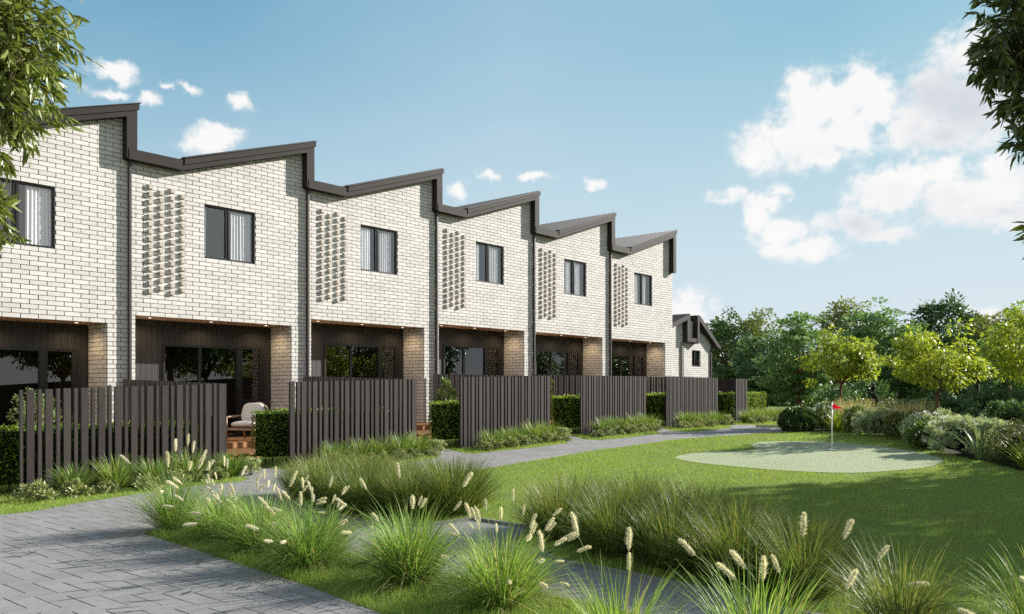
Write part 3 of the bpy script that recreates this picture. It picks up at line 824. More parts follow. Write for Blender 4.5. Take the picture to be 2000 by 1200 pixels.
# ------------------------------------------------------------------ slat fences
FU = [(.77,4.2),(5.6,8.95),(10.34,13.85),(15.28,18.72),(19.99,23.55),(24.93,25.92)]
TOPU = [-5,.77,4,5.6,9,10.3,13.8,15.3,18.7,20,25,40]; TOPZ = [1.58,1.636,1.745,1.795,1.886,1.949,2.02,2.05,2.076,2.098,2.08,2.06]
FN = 5.3
FLAB = ['nearest dark slat fence at the left of the photo', 'second nearest dark slat fence, right of the armchair', 'third nearest dark slat fence along the path',
        'fourth nearest dark slat fence along the path', 'fifth nearest dark slat fence, in front of the last porch', 'farthest, very narrow dark slat fence before the trees']
FSHORT = ['nearest', 'second nearest', 'third nearest', 'fourth nearest', 'fifth nearest', 'farthest']
rg = random.Random(21)
def panel(mb, a, b, za, ta, thick=.05):
    """slats alternate wide and narrow from point a to b (u, n)"""
    L = math.dist(a, b); d = ((b[0]-a[0])/L, (b[1]-a[1])/L); s = 0; i = 0
    while s < L-.03:
        w = .107 if i % 2 == 0 else .054
        e = min(s+w, L)
        p = [(a[0]+d[0]*t+o*-d[1], a[1]+d[1]*t+o*d[0]) for t, o in ((s,0),(e,0),(e,thick),(s,thick))]
        um = p[0][0]; zb = za(um)-.05; zt = ta(um)+rg.uniform(-.002, .002)
        q = [W(x, y, zb) for x, y in p]+[W(x, y, zt) for x, y in p]
        mb.add(q, [(0,1,2,3),(7,6,5,4),(0,4,5,1),(1,5,6,2),(2,6,7,3),(3,7,4,0)])
        s = e+.054; i += 1
def rail(mb, a, b, zf):
    L = math.dist(a, b); d = ((b[0]-a[0])/L, (b[1]-a[1])/L)
    p = [(a[0]+o*-d[1], a[1]+o*d[0]) for o in (.052,.085)]+[(b[0]+o*-d[1], b[1]+o*d[0]) for o in (.085,.052)]
    q = [W(x, y, zf(x)) for x, y in p]+[W(x, y, zf(x)+.06) for x, y in p]
    mb.add(q, [(0,1,2,3),(7,6,5,4),(0,4,5,1),(1,5,6,2),(2,6,7,3),(3,7,4,0)])
gz = lambda u: float(zg(u)); tz = lambda u: float(np.interp(u, TOPU, TOPZ))
for k, (a, b) in enumerate(FU):
    base = W(a, FN, gz(a)); e = empty('slat_fence', base)
    tag(e, FLAB[k], 'fence', 'slat fences along the path')
    inv = Matrix.Translation(base).inverted()
    def put(mb, nm):
        o = mb.build(nm, M['slat'], e); o.data.transform(inv)
    mb = MB(); panel(mb, (b, FN), (a, FN), gz, tz); put(mb, 'front_panel')
    end = ((k+1)*UW-.18, .12) if k < 5 else (29.2, .3)
    dz = lambda u, b=b, end=end: tz(b)+(tz(b+.2)+.13-tz(b))*min(1, max(0, (u-b)/(end[0]-b)))
    mb = MB(); panel(mb, (b+.02, FN-.06), end, gz, dz); put(mb, 'side_panel')
    mb = MB(); rail(mb, (b, FN), (a, FN), lambda u: gz(u)+.12); put(mb, 'rail')
    mb = MB(); rail(mb, (b+.02, FN-.06), end, lambda u: gz(u)+.12); put(mb, 'rail')

# ------------------------------------------------------------------ foliage generators (all real leaves and blades)
def blades(rng, n, h, spread, width, droop, base_r, segs=4, hvar=.45, lean=None):
    ph = rng.uniform(0, 2*np.pi, n); rr = base_r*np.sqrt(rng.uniform(0, 1, n))
    L = h*(1-hvar*rng.uniform(0, 1, n)**1.3)
    t0 = spread*rng.uniform(0, 1, n)**.8*(.35+.65*rr/base_r)
    dr = droop*rng.uniform(.4, 1.25, n)
    az_ = ph+rng.normal(0, .35, n)
    P = np.zeros((n, segs+1, 3))
    P[:, 0, 0] = rr*np.cos(ph); P[:, 0, 1] = rr*np.sin(ph)
    for i in range(segs):
        t = t0+dr*((i+.5)/segs)**1.6
        st = L/segs
        P[:, i+1, 0] = P[:, i, 0]+st*np.sin(t)*np.cos(az_)
        P[:, i+1, 1] = P[:, i, 1]+st*np.sin(t)*np.sin(az_)
        P[:, i+1, 2] = P[:, i, 2]+st*np.cos(t)
    if lean is not None:
        P[:, :, 0] += lean[0]*P[:, :, 2]**1.5; P[:, :, 1] += lean[1]*P[:, :, 2]**1.5
    P[:, :, 2] = np.maximum(P[:, :, 2], .012)
    tw = az_+np.pi/2+rng.normal(0, .5, n)
    S = np.stack([np.cos(tw), np.sin(tw), np.zeros(n)], 1)
    prof = np.array([.75, 1.0, .9, .62, .06]) if segs == 4 else np.interp(np.linspace(0, 1, segs+1), [0, .25, .5, .75, 1], [.75, 1, .9, .62, .06])
    wd = width*rng.uniform(.7, 1.25, n)
    off = S[:, None, :]*(wd[:, None]*prof[None, :])[:, :, None]*.5
    V = np.concatenate([P-off, P+off], 1).reshape(-1, 3)
    k = segs+1
    idx = np.arange(n)[:, None]*(2*k)
    F = np.concatenate([np.stack([idx[:, 0]+i, idx[:, 0]+i+k, idx[:, 0]+i+1+k, idx[:, 0]+i+1], 1) for i in range(segs)])
    return V, F, P

def leaves(rng, C, A, size, aspect=.45, tilt=.5, svar=.4, bend=.12):
    """diamond leaves at C pointing along A, folded along the mid rib"""
    n = len(C)
    A = A/np.maximum(np.linalg.norm(A, axis=1, keepdims=True), 1e-6)
    N = rng.normal(0, tilt, (n, 3)); N[:, 2] += 1.0
    S = np.cross(A, N); S /= np.maximum(np.linalg.norm(S, axis=1, keepdims=True), 1e-6)
    U = np.cross(S, A)
    L = size*(1+svar*rng.uniform(-1, 1, n))[:, None]; w = L*aspect*.5
    V = np.stack([C, C+A*L*.42+S*w-U*L*bend*.4, C+A*L-U*L*bend, C+A*L*.42-S*w-U*L*bend*.4], 1).reshape(-1, 3)
    F = (np.arange(n)*4)[:, None]+np.array([0, 1, 2, 3])[None, :]
    return V, F

def rdir(rng, n):
    v = rng.normal(0, 1, (n, 3)); return v/np.linalg.norm(v, axis=1, keepdims=True)

def crown_pts(rng, ctr, rad, nclump, lpc, cr, flat=.7, shell=.55, low=-1.0, jit=.03):
    d = rdir(rng, nclump*3); d = d[d[:, 2] > low][:nclump]
    rr = (shell+(1-shell)*rng.uniform(0, 1, len(d)))*(1+np.clip(rng.normal(0, jit, len(d)), -.3, .3))
    cc = np.array(ctr)+d*rr[:, None]*np.array(rad)
    s = cr*rng.uniform(.6, 1.35, len(cc))
    q = rdir(rng, len(cc)*lpc)*(rng.uniform(.35, 1, len(cc)*lpc)**.5)[:, None]
    q[:, 2] *= flat
    ci = np.repeat(np.arange(len(cc)), lpc)
    P = cc[ci]+q*s[ci][:, None]
    O = P-np.array(ctr); O /= np.maximum(np.linalg.norm(O, axis=1, keepdims=True), 1e-6)
    return P, O, q, cc

# ------------------------------------------------------------------ hedges
def make_hedge(L, D, H, seed, n=9000):
    rng = np.random.default_rng(seed)
    mbs = MB()
    ar = np.array([L*H, L*H, D*H, D*H, L*D]); fc = rng.choice(5, n, p=ar/ar.sum())
    a, b = rng.uniform(0, 1, n), rng.uniform(0, 1, n)
    P = np.zeros((n, 3)); N = np.zeros((n, 3))
    for k in range(5):
        m = fc == k
        if k < 2:
            P[m] = np.stack([a[m]*L, np.full(m.sum(), 0 if k == 0 else D), b[m]*H], 1); N[m] = (0, -1 if k == 0 else 1, 0)
        elif k < 4:
            P[m] = np.stack([np.full(m.sum(), 0 if k == 2 else L), a[m]*D, b[m]*H], 1); N[m] = (-1 if k == 2 else 1, 0, 0)
        else:
            P[m] = np.stack([a[m]*L, b[m]*D, np.full(m.sum(), H)], 1); N[m] = (0, 0, 1)
    wob = .022*np.sin(P[:, 0]*7+seed)+.018*np.sin(P[:, 2]*9+P[:, 1]*5)
    P += N*(rng.normal(0, .022, n)+wob+np.where(fc == 4, .012, 0))[:, None]
    # thin, leggy foot
    keep = (P[:, 2] > .10+.07*rng.uniform(0, 1, n)) & ((P[:, 2] > .3) | (rng.uniform(0, 1, n) < .8))
    P, N = P[keep], N[keep]
    A = N*.8+rdir(rng, len(P))*.9; A[:, 2] += .35
    V, F = leaves(rng, P-A*.015, A, .042, .62, .9)
    mbs.add(V, F, 0)
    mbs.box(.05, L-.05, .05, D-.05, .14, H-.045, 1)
    for i in range(int(L/.22)):
        x = .1+i*.22; y = D*.5+.1*math.sin(i*2.1)
        mbs.tube([(x, y, 0), (x+.02, y, .25)], [.014, .011], 5, 2)
    return mbs.mesh('hedge', [M['lf_hedge'], M['hedge_core'], M['stem']])
HM = make_hedge(3.45, .62, 1.03, 3, 11500); HM0 = make_hedge(5.6, .62, 1.0, 9, 14000)
HL = ['clipped box hedge behind the nearest slat fence', 'clipped box hedge behind the second nearest slat fence, beside the armchair',
      'clipped box hedge behind the third nearest slat fence', 'clipped box hedge behind the fourth nearest slat fence',
      'clipped box hedge behind the fifth nearest slat fence', 'clipped box hedge either side of the farthest slat fence']
for k in range(6):
    u0 = k*UW+.5 if k else -1.7
    o = link('hedge', HM if k else HM0, None, W(u0, 4.92, gz(u0+1.7)), (0, 0, ANG))
    tag(o, HL[k], 'hedge', 'clipped hedges behind the fences')

# ------------------------------------------------------------------ strap tufts and groundcover in front of the fences
def tuft_mesh(name, seed, n, h, spread, width, droop, br, mat, segs=4, lean=None):
    rng = np.random.default_rng(seed); mb = MB()
    V, F, P = blades(rng, n, h, spread, width, droop, br, segs, lean=lean); mb.add(V, F)
    return mb.mesh(name, mat), P
TUFT = [tuft_mesh('grass_tuft', 30+i, 360, .60, 1.2, .0145, .7, .10, M['lf_tuft'])[0] for i in range(3)]
def cover_mesh(seed, mat, n=760, r=.20, h=.22, ls=.046):
    rng = np.random.default_rng(seed); mb = MB()
    P, O, q, cc = crown_pts(rng, (0, 0, h*.35), (r, r, h*.65), 22, n//22, .05, .8, .5, -.35)
    P[:, 2] = np.maximum(P[:, 2], .01)
    A = O*.7+rdir(rng, len(P))*.8; A[:, 2] += .3
    V, F = leaves(rng, P, A, ls, .5, .8); mb.add(V, F)
    for c_ in cc[::2]: mb.tube([(0, 0, 0), tuple(c_*np.array([.6, .6, .6])), tuple(c_)], [.005, .004, .002], 4, 1, False)
    return mb.mesh('groundcover', [mat, M['stem']])
COVER = [cover_mesh(50+i, M['lf_cover']) for i in range(3)]
PALE = cover_mesh(59, M['lf_pale'], 640, .18, .34, .048)
ORD = ['leftmost', 'second from the left', 'third from the left', 'fourth from the left', 'rightmost']
ORD9 = ['first', 'second', 'third', 'fourth', 'fifth', 'sixth', 'seventh', 'eighth', 'ninth', 'tenth']
rg = random.Random(4)
TU = {0: [1.45, 2.05, 2.7, 3.35, 4.0], 1: [6.35, 6.95, 7.5, 8.1, 8.7], 2: [10.9, 11.5, 12.05, 12.65, 13.25], 3: [15.4, 16.0, 16.6, 17.2, 17.8], 4: [20.0, 20.6, 21.2, 21.8, 22.4], 5: [24.3, 24.9, 25.5, 26.1, 26.7]}
TN = {0: 5.75, 1: 5.75, 2: 5.8, 3: 5.85, 4: 5.95, 5: 6.1}
for k in range(6):
    for i, u in enumerate(TU[k]):
        n = TN[k]+rg.uniform(-.05, .08)
        o = link('grass_tuft', TUFT[(i+k) % 3], None, W(u+rg.uniform(-.06,.06), n, gz(u)-.01), (0, 0, rg.uniform(0, 6.28)), rg.uniform(.92, 1.12))
        tag(o, f'strappy grass tuft below the {FSHORT[k]} slat fence, {ORD[i]}', 'grass tuft', 'grass tufts along the slat fences')
    cu0 = TU[k][0]-.75
    for i in range(7):
        u = cu0+i*.50+rg.uniform(-.07, .07); n = TN[k]+.42+rg.uniform(-.1, .12)-(.16 if i > 4 and k == 0 else 0)
        o = link('groundcover_shrub', COVER[(i*2+k) % 3], None, W(u, n, gz(u)-.01), (0, 0, rg.uniform(0, 6.28)), rg.uniform(.85, 1.25))
        tag(o, f'low mottled shrub edging the {FSHORT[k]} slat fence planting, {ORD9[i]} from left', 'shrub', 'low shrubs along the paving')
    u = TU[k][4]+.38
    o = link('pale_shrub', PALE, None, W(u, TN[k]+.12, gz(u)-.01), (0, 0, rg.uniform(0, 6)), 1.05)
    tag(o, f'pale cream-leaved shrub at the right end of the {FSHORT[k]} slat fence', 'shrub', 'pale shrubs ending each planting')
    # a few bare dark twigs at the foot of the left post
    mb = MB(); rr = random.Random(k)
    for j in range(9):
        a = rr.uniform(0, 6.28); mb.tube([(0,0,0),(.05*math.cos(a),.05*math.sin(a),.12),(.11*math.cos(a+.4),.11*math.sin(a+.4),rr.uniform(.2,.36))], [.006,.004,.002], 4)
    u = TU[k][0]-.5
    tag(mb.build('bare_twig_bush', M['stem']), f'bare dark twiggy bush at the left post of the {FSHORT[k]} slat fence', 'bush', 'bare twiggy bushes').location = W(u, TN[k]-.12, gz(u))

# ------------------------------------------------------------------ dark grass masses and fountain grasses
DARK = [tuft_mesh('dark_grass', 70+i, 1300, .84, 1.1, .0082, .8, .25, M['lf_dark'], 5, lean=(.12*(i-1), .06))[0] for i in range(3)]
BEDA = [(2.95,9.84,1.0),(2.85,10.55,1.0),(2.80,11.1,.95),(3.0,11.62,.95),(3.45,11.9,1.1),(3.55,9.3,1.0),(3.6,10.1,1.0),(3.7,10.8,.95),(4.0,11.35,1.0),(4.2,9.5,.95),(4.3,10.3,.9),(3.35,8.95,.85)]
BEDB = [(2.95,13.95,.95),(2.65,14.85,.95),(2.5,15.6,.95),(2.35,16.25,.9),(2.25,16.85,.85),(3.6,13.75,.95),(3.45,14.5,1.0),(3.3,15.3,1.0),(3.1,15.95,.95),(2.95,16.6,.85),(4.0,14.3,.95),(3.95,15.1,.9)]
rg = random.Random(8)
for nm, bed, txt in (('A', BEDA, 'left of the concrete landing'), ('B', BEDB, 'right of the concrete landing')):
    order = sorted(range(len(bed)), key=lambda i: bed[i][1])
    for r_, i in enumerate(order):
        u, n, s = bed[i]
        o = link('dark_grass', DARK[i % 3], None, W(u, n, gz(u)-.01), (0, 0, rg.uniform(0, 6.28)), s*.93)
        row = 'front' if (i < 5) else 'back'
        tag(o, f'dark grass tussock {txt}, {row} row, {ORD9[r_] if r_ < 10 else ("eleventh" if r_ == 10 else "twelfth")} from far left', 'grass tussock', 'dark grass tussocks')

def plume_mesh(seed, L=.16):
    rng = np.random.default_rng(seed); mb = MB(); n = 420
    t = rng.uniform(0, 1, n)**.9
    a = rng.uniform(0, 2*np.pi, n)
    bx = .18*L*np.sin(t*1.6)                         # slight bow
    C = np.stack([bx, np.zeros(n), t*L], 1)
    rad = np.sin(np.clip(t*.93+.07, 0, 1)*np.pi)**.6
    D = np.stack([np.cos(a), np.sin(a), np.full(n, .9)], 1)
    D += rng.normal(0, .25, D.shape); D /= np.linalg.norm(D, axis=1, keepdims=True)
    ln = L*.20*(.35+.85*rad)*rng.uniform(.7, 1.3, n)
    T = C+D*ln[:, None]
    S = np.cross(D, rng.normal(0, 1, D.shape)); S /= np.linalg.norm(S, axis=1, keepdims=True)
    w = L*.010
    V = np.stack([C-S*w, C+S*w, T], 1).reshape(-1, 3); F = (np.arange(n)*3)[:, None]+np.array([0, 1, 2])
    mb.add(V, F)
    mb.tube([(0,0,0),(.18*L*math.sin(.8),0,L*.5),(.18*L*math.sin(1.6),0,L)], [L*.035,L*.055,L*.012], 6)
    return mb.mesh('plume', M['plume'])
PLUME = [plume_mesh(90+i) for i in range(3)]

def fountain(loc, label, seed, n, h, spread, nplume, plume_h, ps=1.0, width=.006, droop=.95, heads=None, mat='lf_pampas'):
    rng = np.random.default_rng(seed); e = empty('fountain_grass', loc)
    tag(e, label, 'fountain grass', 'fountain grasses with pale plumes')
    mb = MB(); V, F, P = blades(rng, int(n*.9), h*.98, spread*1.12, width, droop, .15, 6, lean=None); mb.add(V, F)
    V, F, P = blades(rng, n//5, h*1.0, 1.5, width*.8, 1.3, .16, 6); mb.add(V, F, 1)
    tips = []
    for i in range(nplume):
        a = rng.uniform(0, 6.283); t0 = rng.uniform(.05, spread*.9); L = plume_h*rng.uniform(.72, 1.0)
        p = np.array([.05*math.cos(a), .05*math.sin(a), 0]); pts = [p]; fl_ = rng.uniform(.1, .9)
        t = t0*.5; tot = 7
        for s in range(tot):
            t = t0*.5+(.75*t0+fl_)*((s+.5)/tot)**1.9
            p = p+np.array([math.sin(t)*math.cos(a), math.sin(t)*math.sin(a), math.cos(t)])*L/tot; pts.append(p)
        tips.append((pts[-1], pts[-1]-pts[-2], pts, 1.0))
    for (tx, ty, tz_, dx, dy, dz_, s) in (heads or []):
        tip = np.array([tx-loc[0], ty-loc[1], tz_-loc[2]]); d = np.array([dx, dy, dz_]); d = d/np.linalg.norm(d)
        L = np.linalg.norm(tip); b = np.array([tip[0]*.06, tip[1]*.06, 0]); pts = []
        for i in range(9):
            q = i/8; c1 = b+np.array([0, 0, tip[2]*.55]); c2 = tip-d*L*.3
            pts.append((1-q)**3*b+3*q*(1-q)**2*c1+3*q*q*(1-q)*c2+q**3*tip)
        tips.append((tip, d, pts, s))
    for tip, d, pts, s in tips:
        mb.tube([tuple(q) for q in pts], list(np.linspace(.0028, .0016, len(pts))), 4, 0, False)
    mb.build('foliage', [M[mat], M['straw']], e)
    for i, (tip, d, pts, s) in enumerate(tips):
        d = Vector(d).normalized(); q = d.to_track_quat('Z', 'X'); q = q @ Vector((0, 0, 1)).rotation_difference(Vector((0, 0, 1)))
        sc = ps*s*(rng.uniform(.8, 1.2) if s == 1.0 else 1)
        link('plume', PLUME[i % 3], e, tuple(tip), q.to_euler(), float(sc))
    return e

FG = [((.70,10.15), 'fountain grass at the far tip of the paving edge, tall upright plumes', 620, .86, 1.0, 13, 1.02, .85),
      ((.70,11.15), 'fountain grass second from the far tip along the paving edge', 800, .72, 1.2, 15, .80, .74),
      ((.62,12.0), 'fountain grass third from the far tip along the paving edge, many bent plumes', 850, .74, 1.2, 16, .82, .72),
      ((.46,13.0), 'fountain grass fourth from the far tip, spilling over the paving edge', 900, .74, 1.25, 17, .80, .68),
      ((.66,14.15), 'broad green fountain grass with few plumes, fifth from the far tip', 800, .80, 1.1, 7, .92, .75),
      ((.55,15.25), 'fountain grass at the bottom centre of the photo, full of small plumes', 1000, .68, 1.25, 26, .78, .60)]
for i, ((u, n), lab, nb, h, sp, npl, ph, ps) in enumerate(FG):
    fountain(W(u, n, gz(u)-.005), lab, 200+i, nb, h, sp, npl, ph, ps, width=.0072 if i != 4 else .0092)

for i, (u, n, lab) in enumerate([(1.0,10.75,'between the far tip clump and the second'),(1.02,11.6,'behind the second and third clumps'),(.98,12.6,'behind the third and fourth clumps'),
                                 (1.05,13.5,'between the fourth clump and the broad green one'),(1.1,14.75,'right behind the broad green clump')]):
    fountain(W(u, n, gz(u)-.005), f'small fountain grass by the concrete path, {lab}', 240+i, 360, .58, 1.2, 4, .72, .66, width=.0068)
def pxw(x, y, Y):       # a measured point at depth Y
    return ((x-1000)/1656.168*Y, Y, CAMZ+(764-y)/1656.168*Y)
def heads(L):
    out = []
    for x0, y0, x1, y1, Y, s in L:
        a = pxw(x0, y0, Y); b = pxw(x1, y1, Y)
        out.append((*a, b[0]-a[0], .02, b[2]-a[2], s))
    return out
H1 = heads([(1128,1045,1103,992,5.2,1.15),(1228,1075,1225,1024,5.0,1.1),(1228,1115,1232,1088,5.0,.85),(1060,1078,1043,1030,5.4,1.1)])
H2 = heads([(1358,1085,1313,1055,5.1,1.1),(1458,1112,1412,1075,5.0,1.15),(1438,1132,1385,1103,4.9,1.15),(1490,1135,1488,1078,5.0,1.2),(1523,1120,1503,1088,5.1,.95),
            (1568,1050,1565,990,5.2,1.25),(1647,1053,1682,1010,5.3,1.1)])
H3 = heads([(1652,1152,1692,1108,5.2,1.15),(1712,1095,1748,1068,5.6,1.0),(1772,1142,1838,1152,5.4,1.15),(1870,1188,1905,1215,5.0,1.0),(1940,1195,1965,1225,5.0,1.0)])
fountain((.62, 4.85, .02), 'tall foreground fountain grass right of the bottom centre, long bare stalks', 221, 230, .72, .8, 0, .8, .75, .008, .7, H1)
fountain((1.42, 4.9, .03), 'tall foreground fountain grass with the biggest plumes, right of centre', 222, 260, .74, .75, 0, .8, .75, .008, .7, H2)
fountain((2.55, 5.55, .05), 'wide dark-bladed fountain grass at the bottom right of the photo', 223, 420, .70, .85, 0, .8, .75, .007, .8, H3, 'lf_dark')
fountain((3.45, 5.55, .08), 'fountain grass in the bottom right corner, mostly cut off', 224, 200, .62, .9, 2, .6, .75, .0075)

# ------------------------------------------------------------------ lawn and verge grass (uncountable)
def inside(poly, P):
    x, y = P[:, 0], P[:, 1]; r = np.zeros(len(P), bool)
    for i in range(len(poly)):
        (xa, ya), (xb, yb) = poly[i-1], poly[i]
        c_ = ((ya > y) != (yb > y))
        with np.errstate(divide='ignore', invalid='ignore'):
            xi = (xb-xa)*(y-ya)/(yb-ya)+xa
        r ^= c_ & (x < xi)
    return r
def grass(name, polys, holes, dens, hgt, seed, mat, dref=9.0, wid=.0045):
    rng = np.random.default_rng(seed); out = []
    for poly in polys:
        us = [p[0] for p in poly]; ns = [p[1] for p in poly]
        u0, u1, n0, n1 = max(min(us), -8), min(max(us), 30), min(ns), min(max(ns), 21)
        N = int((u1-u0)*(n1-n0)*dens)
        P = np.stack([rng.uniform(u0, u1, N), rng.uniform(n0, n1, N)], 1)
        x = X0+SA*P[:, 0]+CA*P[:, 1]; y = Y0+CA*P[:, 0]-SA*P[:, 1]
        d = np.hypot(x, y)
        k = (rng.uniform(0, 1, N) < np.minimum(1, (dref/d)**1.7)) & (y > 2.0) & (np.abs(x) < .72*y+1.5)
        P = P[k]; k = inside(poly, P)
        for h in holes: k &= ~inside(h, P)
        out.append(P[k])
    P = np.concatenate(out); n = len(P)
    x = X0+SA*P[:, 0]+CA*P[:, 1]; y = Y0+CA*P[:, 0]-SA*P[:, 1]; d = np.hypot(x, y)
    B = np.stack([x, y, zg(P[:, 0])-.008], 1)
    a = rng.uniform(0, 6.283, n); t = np.abs(rng.normal(0, .5, n))
    patchy = .85+.25*np.sin(x*2.1+1.3*np.sin(y*1.7))*np.sin(y*1.9)
    L = hgt*rng.uniform(.6, 1.25, n)*patchy
    T = B+np.stack([np.sin(t)*np.cos(a), np.sin(t)*np.sin(a), np.cos(t)], 1)*L[:, None]
    w = wid*np.maximum(1, d/dref)
    b = rng.uniform(0, 6.283, n); S = np.stack([np.cos(b), np.sin(b), np.zeros(n)], 1)*w[:, None]*.5
    V = np.stack([B-S, B+S, T], 1).reshape(-1, 3); F = (np.arange(n)*3)[:, None]+np.array([0, 1, 2])
    mb = MB(); mb.add(V, F); o = mb.build(name, mat)
    tag(o, None, None, None, 'stuff'); return o
o = grass('lawn_grass', [LAWN], [GREEN_S], 2600, .055, 5, M['lf_lawn']); tag(o, 'short bright green grass of the lawn around the putting green', 'grass')
M['fibre'] = leaf('turf_fibre', (.34, .39, .23), (.45, .49, .32), .2, .8, .15, third=((.22, .30, .13), .22))
o = grass('turf_fibre', [GREEN_S], [], 4200, .017, 15, M['fibre'], 13.0, .005); tag(o, 'pale mown turf fibres of the putting green', 'turf')
o = grass('strip_grass', [PLANT], [], 3000, .10, 16, M['lf_lawn'], 9.0, .005); tag(o, 'longer grass between the fountain grasses', 'grass')
o = grass('verge_grass', VERGES, [], 2600, .06, 6, M['lf_lawn']); tag(o, 'rough green grass edging the paving below the fences', 'grass')

# ------------------------------------------------------------------ putting green flag
fx = W(13.92, 12.84, gz(13.92)+.016)
fl = empty('flag_pin', fx); tag(fl, 'white golf pin with a red pennant standing on the putting green', 'golf flag')
mb = MB(); mb.tube([(0,0,.0),(0,0,1.0)], [.013,.012], 10); mb.tube([(0,0,1.0),(0,0,1.012)], [.015,.006], 10); mb.build('pole', M['white'], fl, True)
mb = MB(); v = []; n = 10
for i in range(n+1):
    t = i/n; zt = .985-.10*t; zb = .865+.005*t
    zt = max(zt, zb+.012)
    v += [(.012+.20*t, .012*math.sin(t*6), zt), (.012+.20*t, .012*math.sin(t*6+.4), zb)]
mb.add(v, [(2*i, 2*i+1, 2*i+3, 2*i+2) for i in range(n)]); mb.build('pennant', M['red'], fl, True)
mb = MB(); k = 20
ring = lambda r, z: [(r*math.cos(2*math.pi*i/k), r*math.sin(2*math.pi*i/k), z) for i in range(k)]
mb.add(ring(.085,.008)+ring(.05,.008)+ring(.05,-.01)+ring(.09,-.004), [(i,(i+1)%k,(i+1)%k+k,i+k) for i in range(k)]+[(i+k,(i+1)%k+k,(i+1)%k+2*k,i+2*k) for i in range(k)]+[((i+1)%k,i,i+3*k,(i+1)%k+3*k) for i in range(k)])
mb.build('cup', M['white'], fl)

# ------------------------------------------------------------------ retaining wall behind the right bed
mb = MB()
pts = [(13.4,32.0),(12.35,27.0),(11.3,22.6),(10.35,18.4),(9.55,15.2),(9.1,12.6),(8.9,10)]
tops = [1.02,1.0,.98,.96,.93,.9,.88]
for i in range(len(pts)-1):
    (xa, ya), (xb, yb) = pts[i], pts[i+1]
    d = Vector((xb-xa, yb-ya)).normalized(); p = Vector((-d.y, d.x))*.2
    q = [(xa,ya),(xb-d.x*.006,yb-d.y*.006),(xb-d.x*.006+p.x,yb-d.y*.006+p.y),(xa+p.x,ya+p.y)]
    za, zb = tops[i], tops[i+1]
    v = [(x, y, .1) for x, y in q]+[(q[0][0],q[0][1],za),(q[1][0],q[1][1],zb),(q[2][0],q[2][1],zb),(q[3][0],q[3][1],za)]
    mb.add(v, [(0,1,5,4),(1,2,6,5),(2,3,7,6),(3,0,4,7),(4,5,6,7)])
tag(mb.build('retaining_wall', M['wallconc']), 'low grey concrete retaining wall behind the border planting', 'wall')

# ------------------------------------------------------------------ border shrubs
def at(u, n): return W(u, n, gz(u)-.01)
def bush(name, label, cat, loc, r, h, mat, n, ls, seed, aspect=.5, flower=None, group=None, clump=.09, nclump=70, up=.35, shell=.6, core=True):
    rng = np.random.default_rng(seed); mb = MB()
    n = int(n*1.7); P, O, q, cc = crown_pts(rng, (0, 0, h*.45), (r, r, h*.55), nclump, max(3, n//nclump), clump, .85, shell, -.75)
    P[:, 2] = np.maximum(P[:, 2], .015)
    A = O*.75+rdir(rng, len(P))*.75; A[:, 2] += up
    V, F = leaves(rng, P, A, ls, aspect, .8); mb.add(V, F)
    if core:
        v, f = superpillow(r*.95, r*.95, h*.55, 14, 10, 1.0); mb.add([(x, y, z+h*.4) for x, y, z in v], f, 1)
    if flower:
        d = rdir(rng, flower[1]*2); d = d[d[:, 2] > -.25][:flower[1]]
        C = np.array([0, 0, h*.45])+d*np.array([r, r, h*.55])*1.08
        ci = np.repeat(np.arange(len(C)), 6)
        V, F = leaves(rng, C[ci]+rng.normal(0, .012, (len(ci), 3)), rdir(rng, len(ci)), flower[2], .8, 1.0); mb.add(V, F, 2)
    o = mb.build(name, [mat, M['hedge_core'], M[flower[0]] if flower else M['petal']]); o.location = loc
    return tag(o, label, cat, group)
def wisp(name, label, cat, loc, n, h, spread, width, droop, br, mat, seed, segs=4, tilt=None, seedheads=0):
    rng = np.random.default_rng(seed); mb = MB()
    V, F, P = blades(rng, n, h, spread, width, droop, br, segs, lean=tilt); mb.add(V, F)
    if seedheads:
        idx = rng.choice(n, seedheads); T = P[idx, -1]
        ci = np.repeat(np.arange(seedheads), 9)
        C = T[ci]-np.stack([np.zeros(len(ci)), np.zeros(len(ci)), rng.uniform(0, .16, len(ci))], 1)+rng.normal(0, .012, (len(ci), 3))
        A = rdir(rng, len(ci))*.6; A[:, 2] += 1
        V, F = leaves(rng, C, A, .03, .4, 1.0); mb.add(V, F, 1)
    o = mb.build(name, [mat, M['lf_tan']]); o.location = loc
    return tag(o, label, cat)
bush('ball_shrub', 'dark green shrub clipped into a ball at the far corner of the lawn', 'shrub', at(19.75,9.75), .50, .66, M['lf_ball'], 12000, .042, 401, clump=.07, nclump=260, shell=.95)
bush('flowering_bush', 'dusky bush with pale lilac flowers just behind the clipped ball shrub', 'bush', at(20.6,10.2), .36, .80, M['lf_bush'], 1800, .05, 402, flower=('petal', 60, .035))
wisp('strap_plant', 'bright yellow-green strap plant between the ball shrub and the flag', 'strap plant', at(20.1,10.75), 120, .78, 1.1, .022, .75, .12, M['lf_strap'], 403)
wisp('seeding_grass', 'tall tan seeding grass behind the yellow-green strap plant', 'ornamental grass', at(21.3,10.8), 1000, 1.02, .75, .009, .35, .28, M['lf_tan'], 404, seedheads=320)
bush('leafy_shrub', 'grey-topped leafy shrub just right of the flag pin', 'shrub', at(20.0,11.35), .34, .74, M['lf_bush'], 2200, .06, 405, flower=('lf_silver', 60, .05))
bush('lavender', 'silvery lavender bush right of the flag, below the tan grass', 'shrub', at(18.75,12.25), .46, .66, M['lf_silver'], 3600, .075, 406, aspect=.2, up=.9, flower=('lf_silver', 90, .05))
bush('lavender', 'silver-green lavender bush tucked left of the round-topped dark shrub', 'shrub', at(19.3,11.9), .42, .62, M['lf_silver'], 3000, .075, 407, aspect=.2, up=.9)
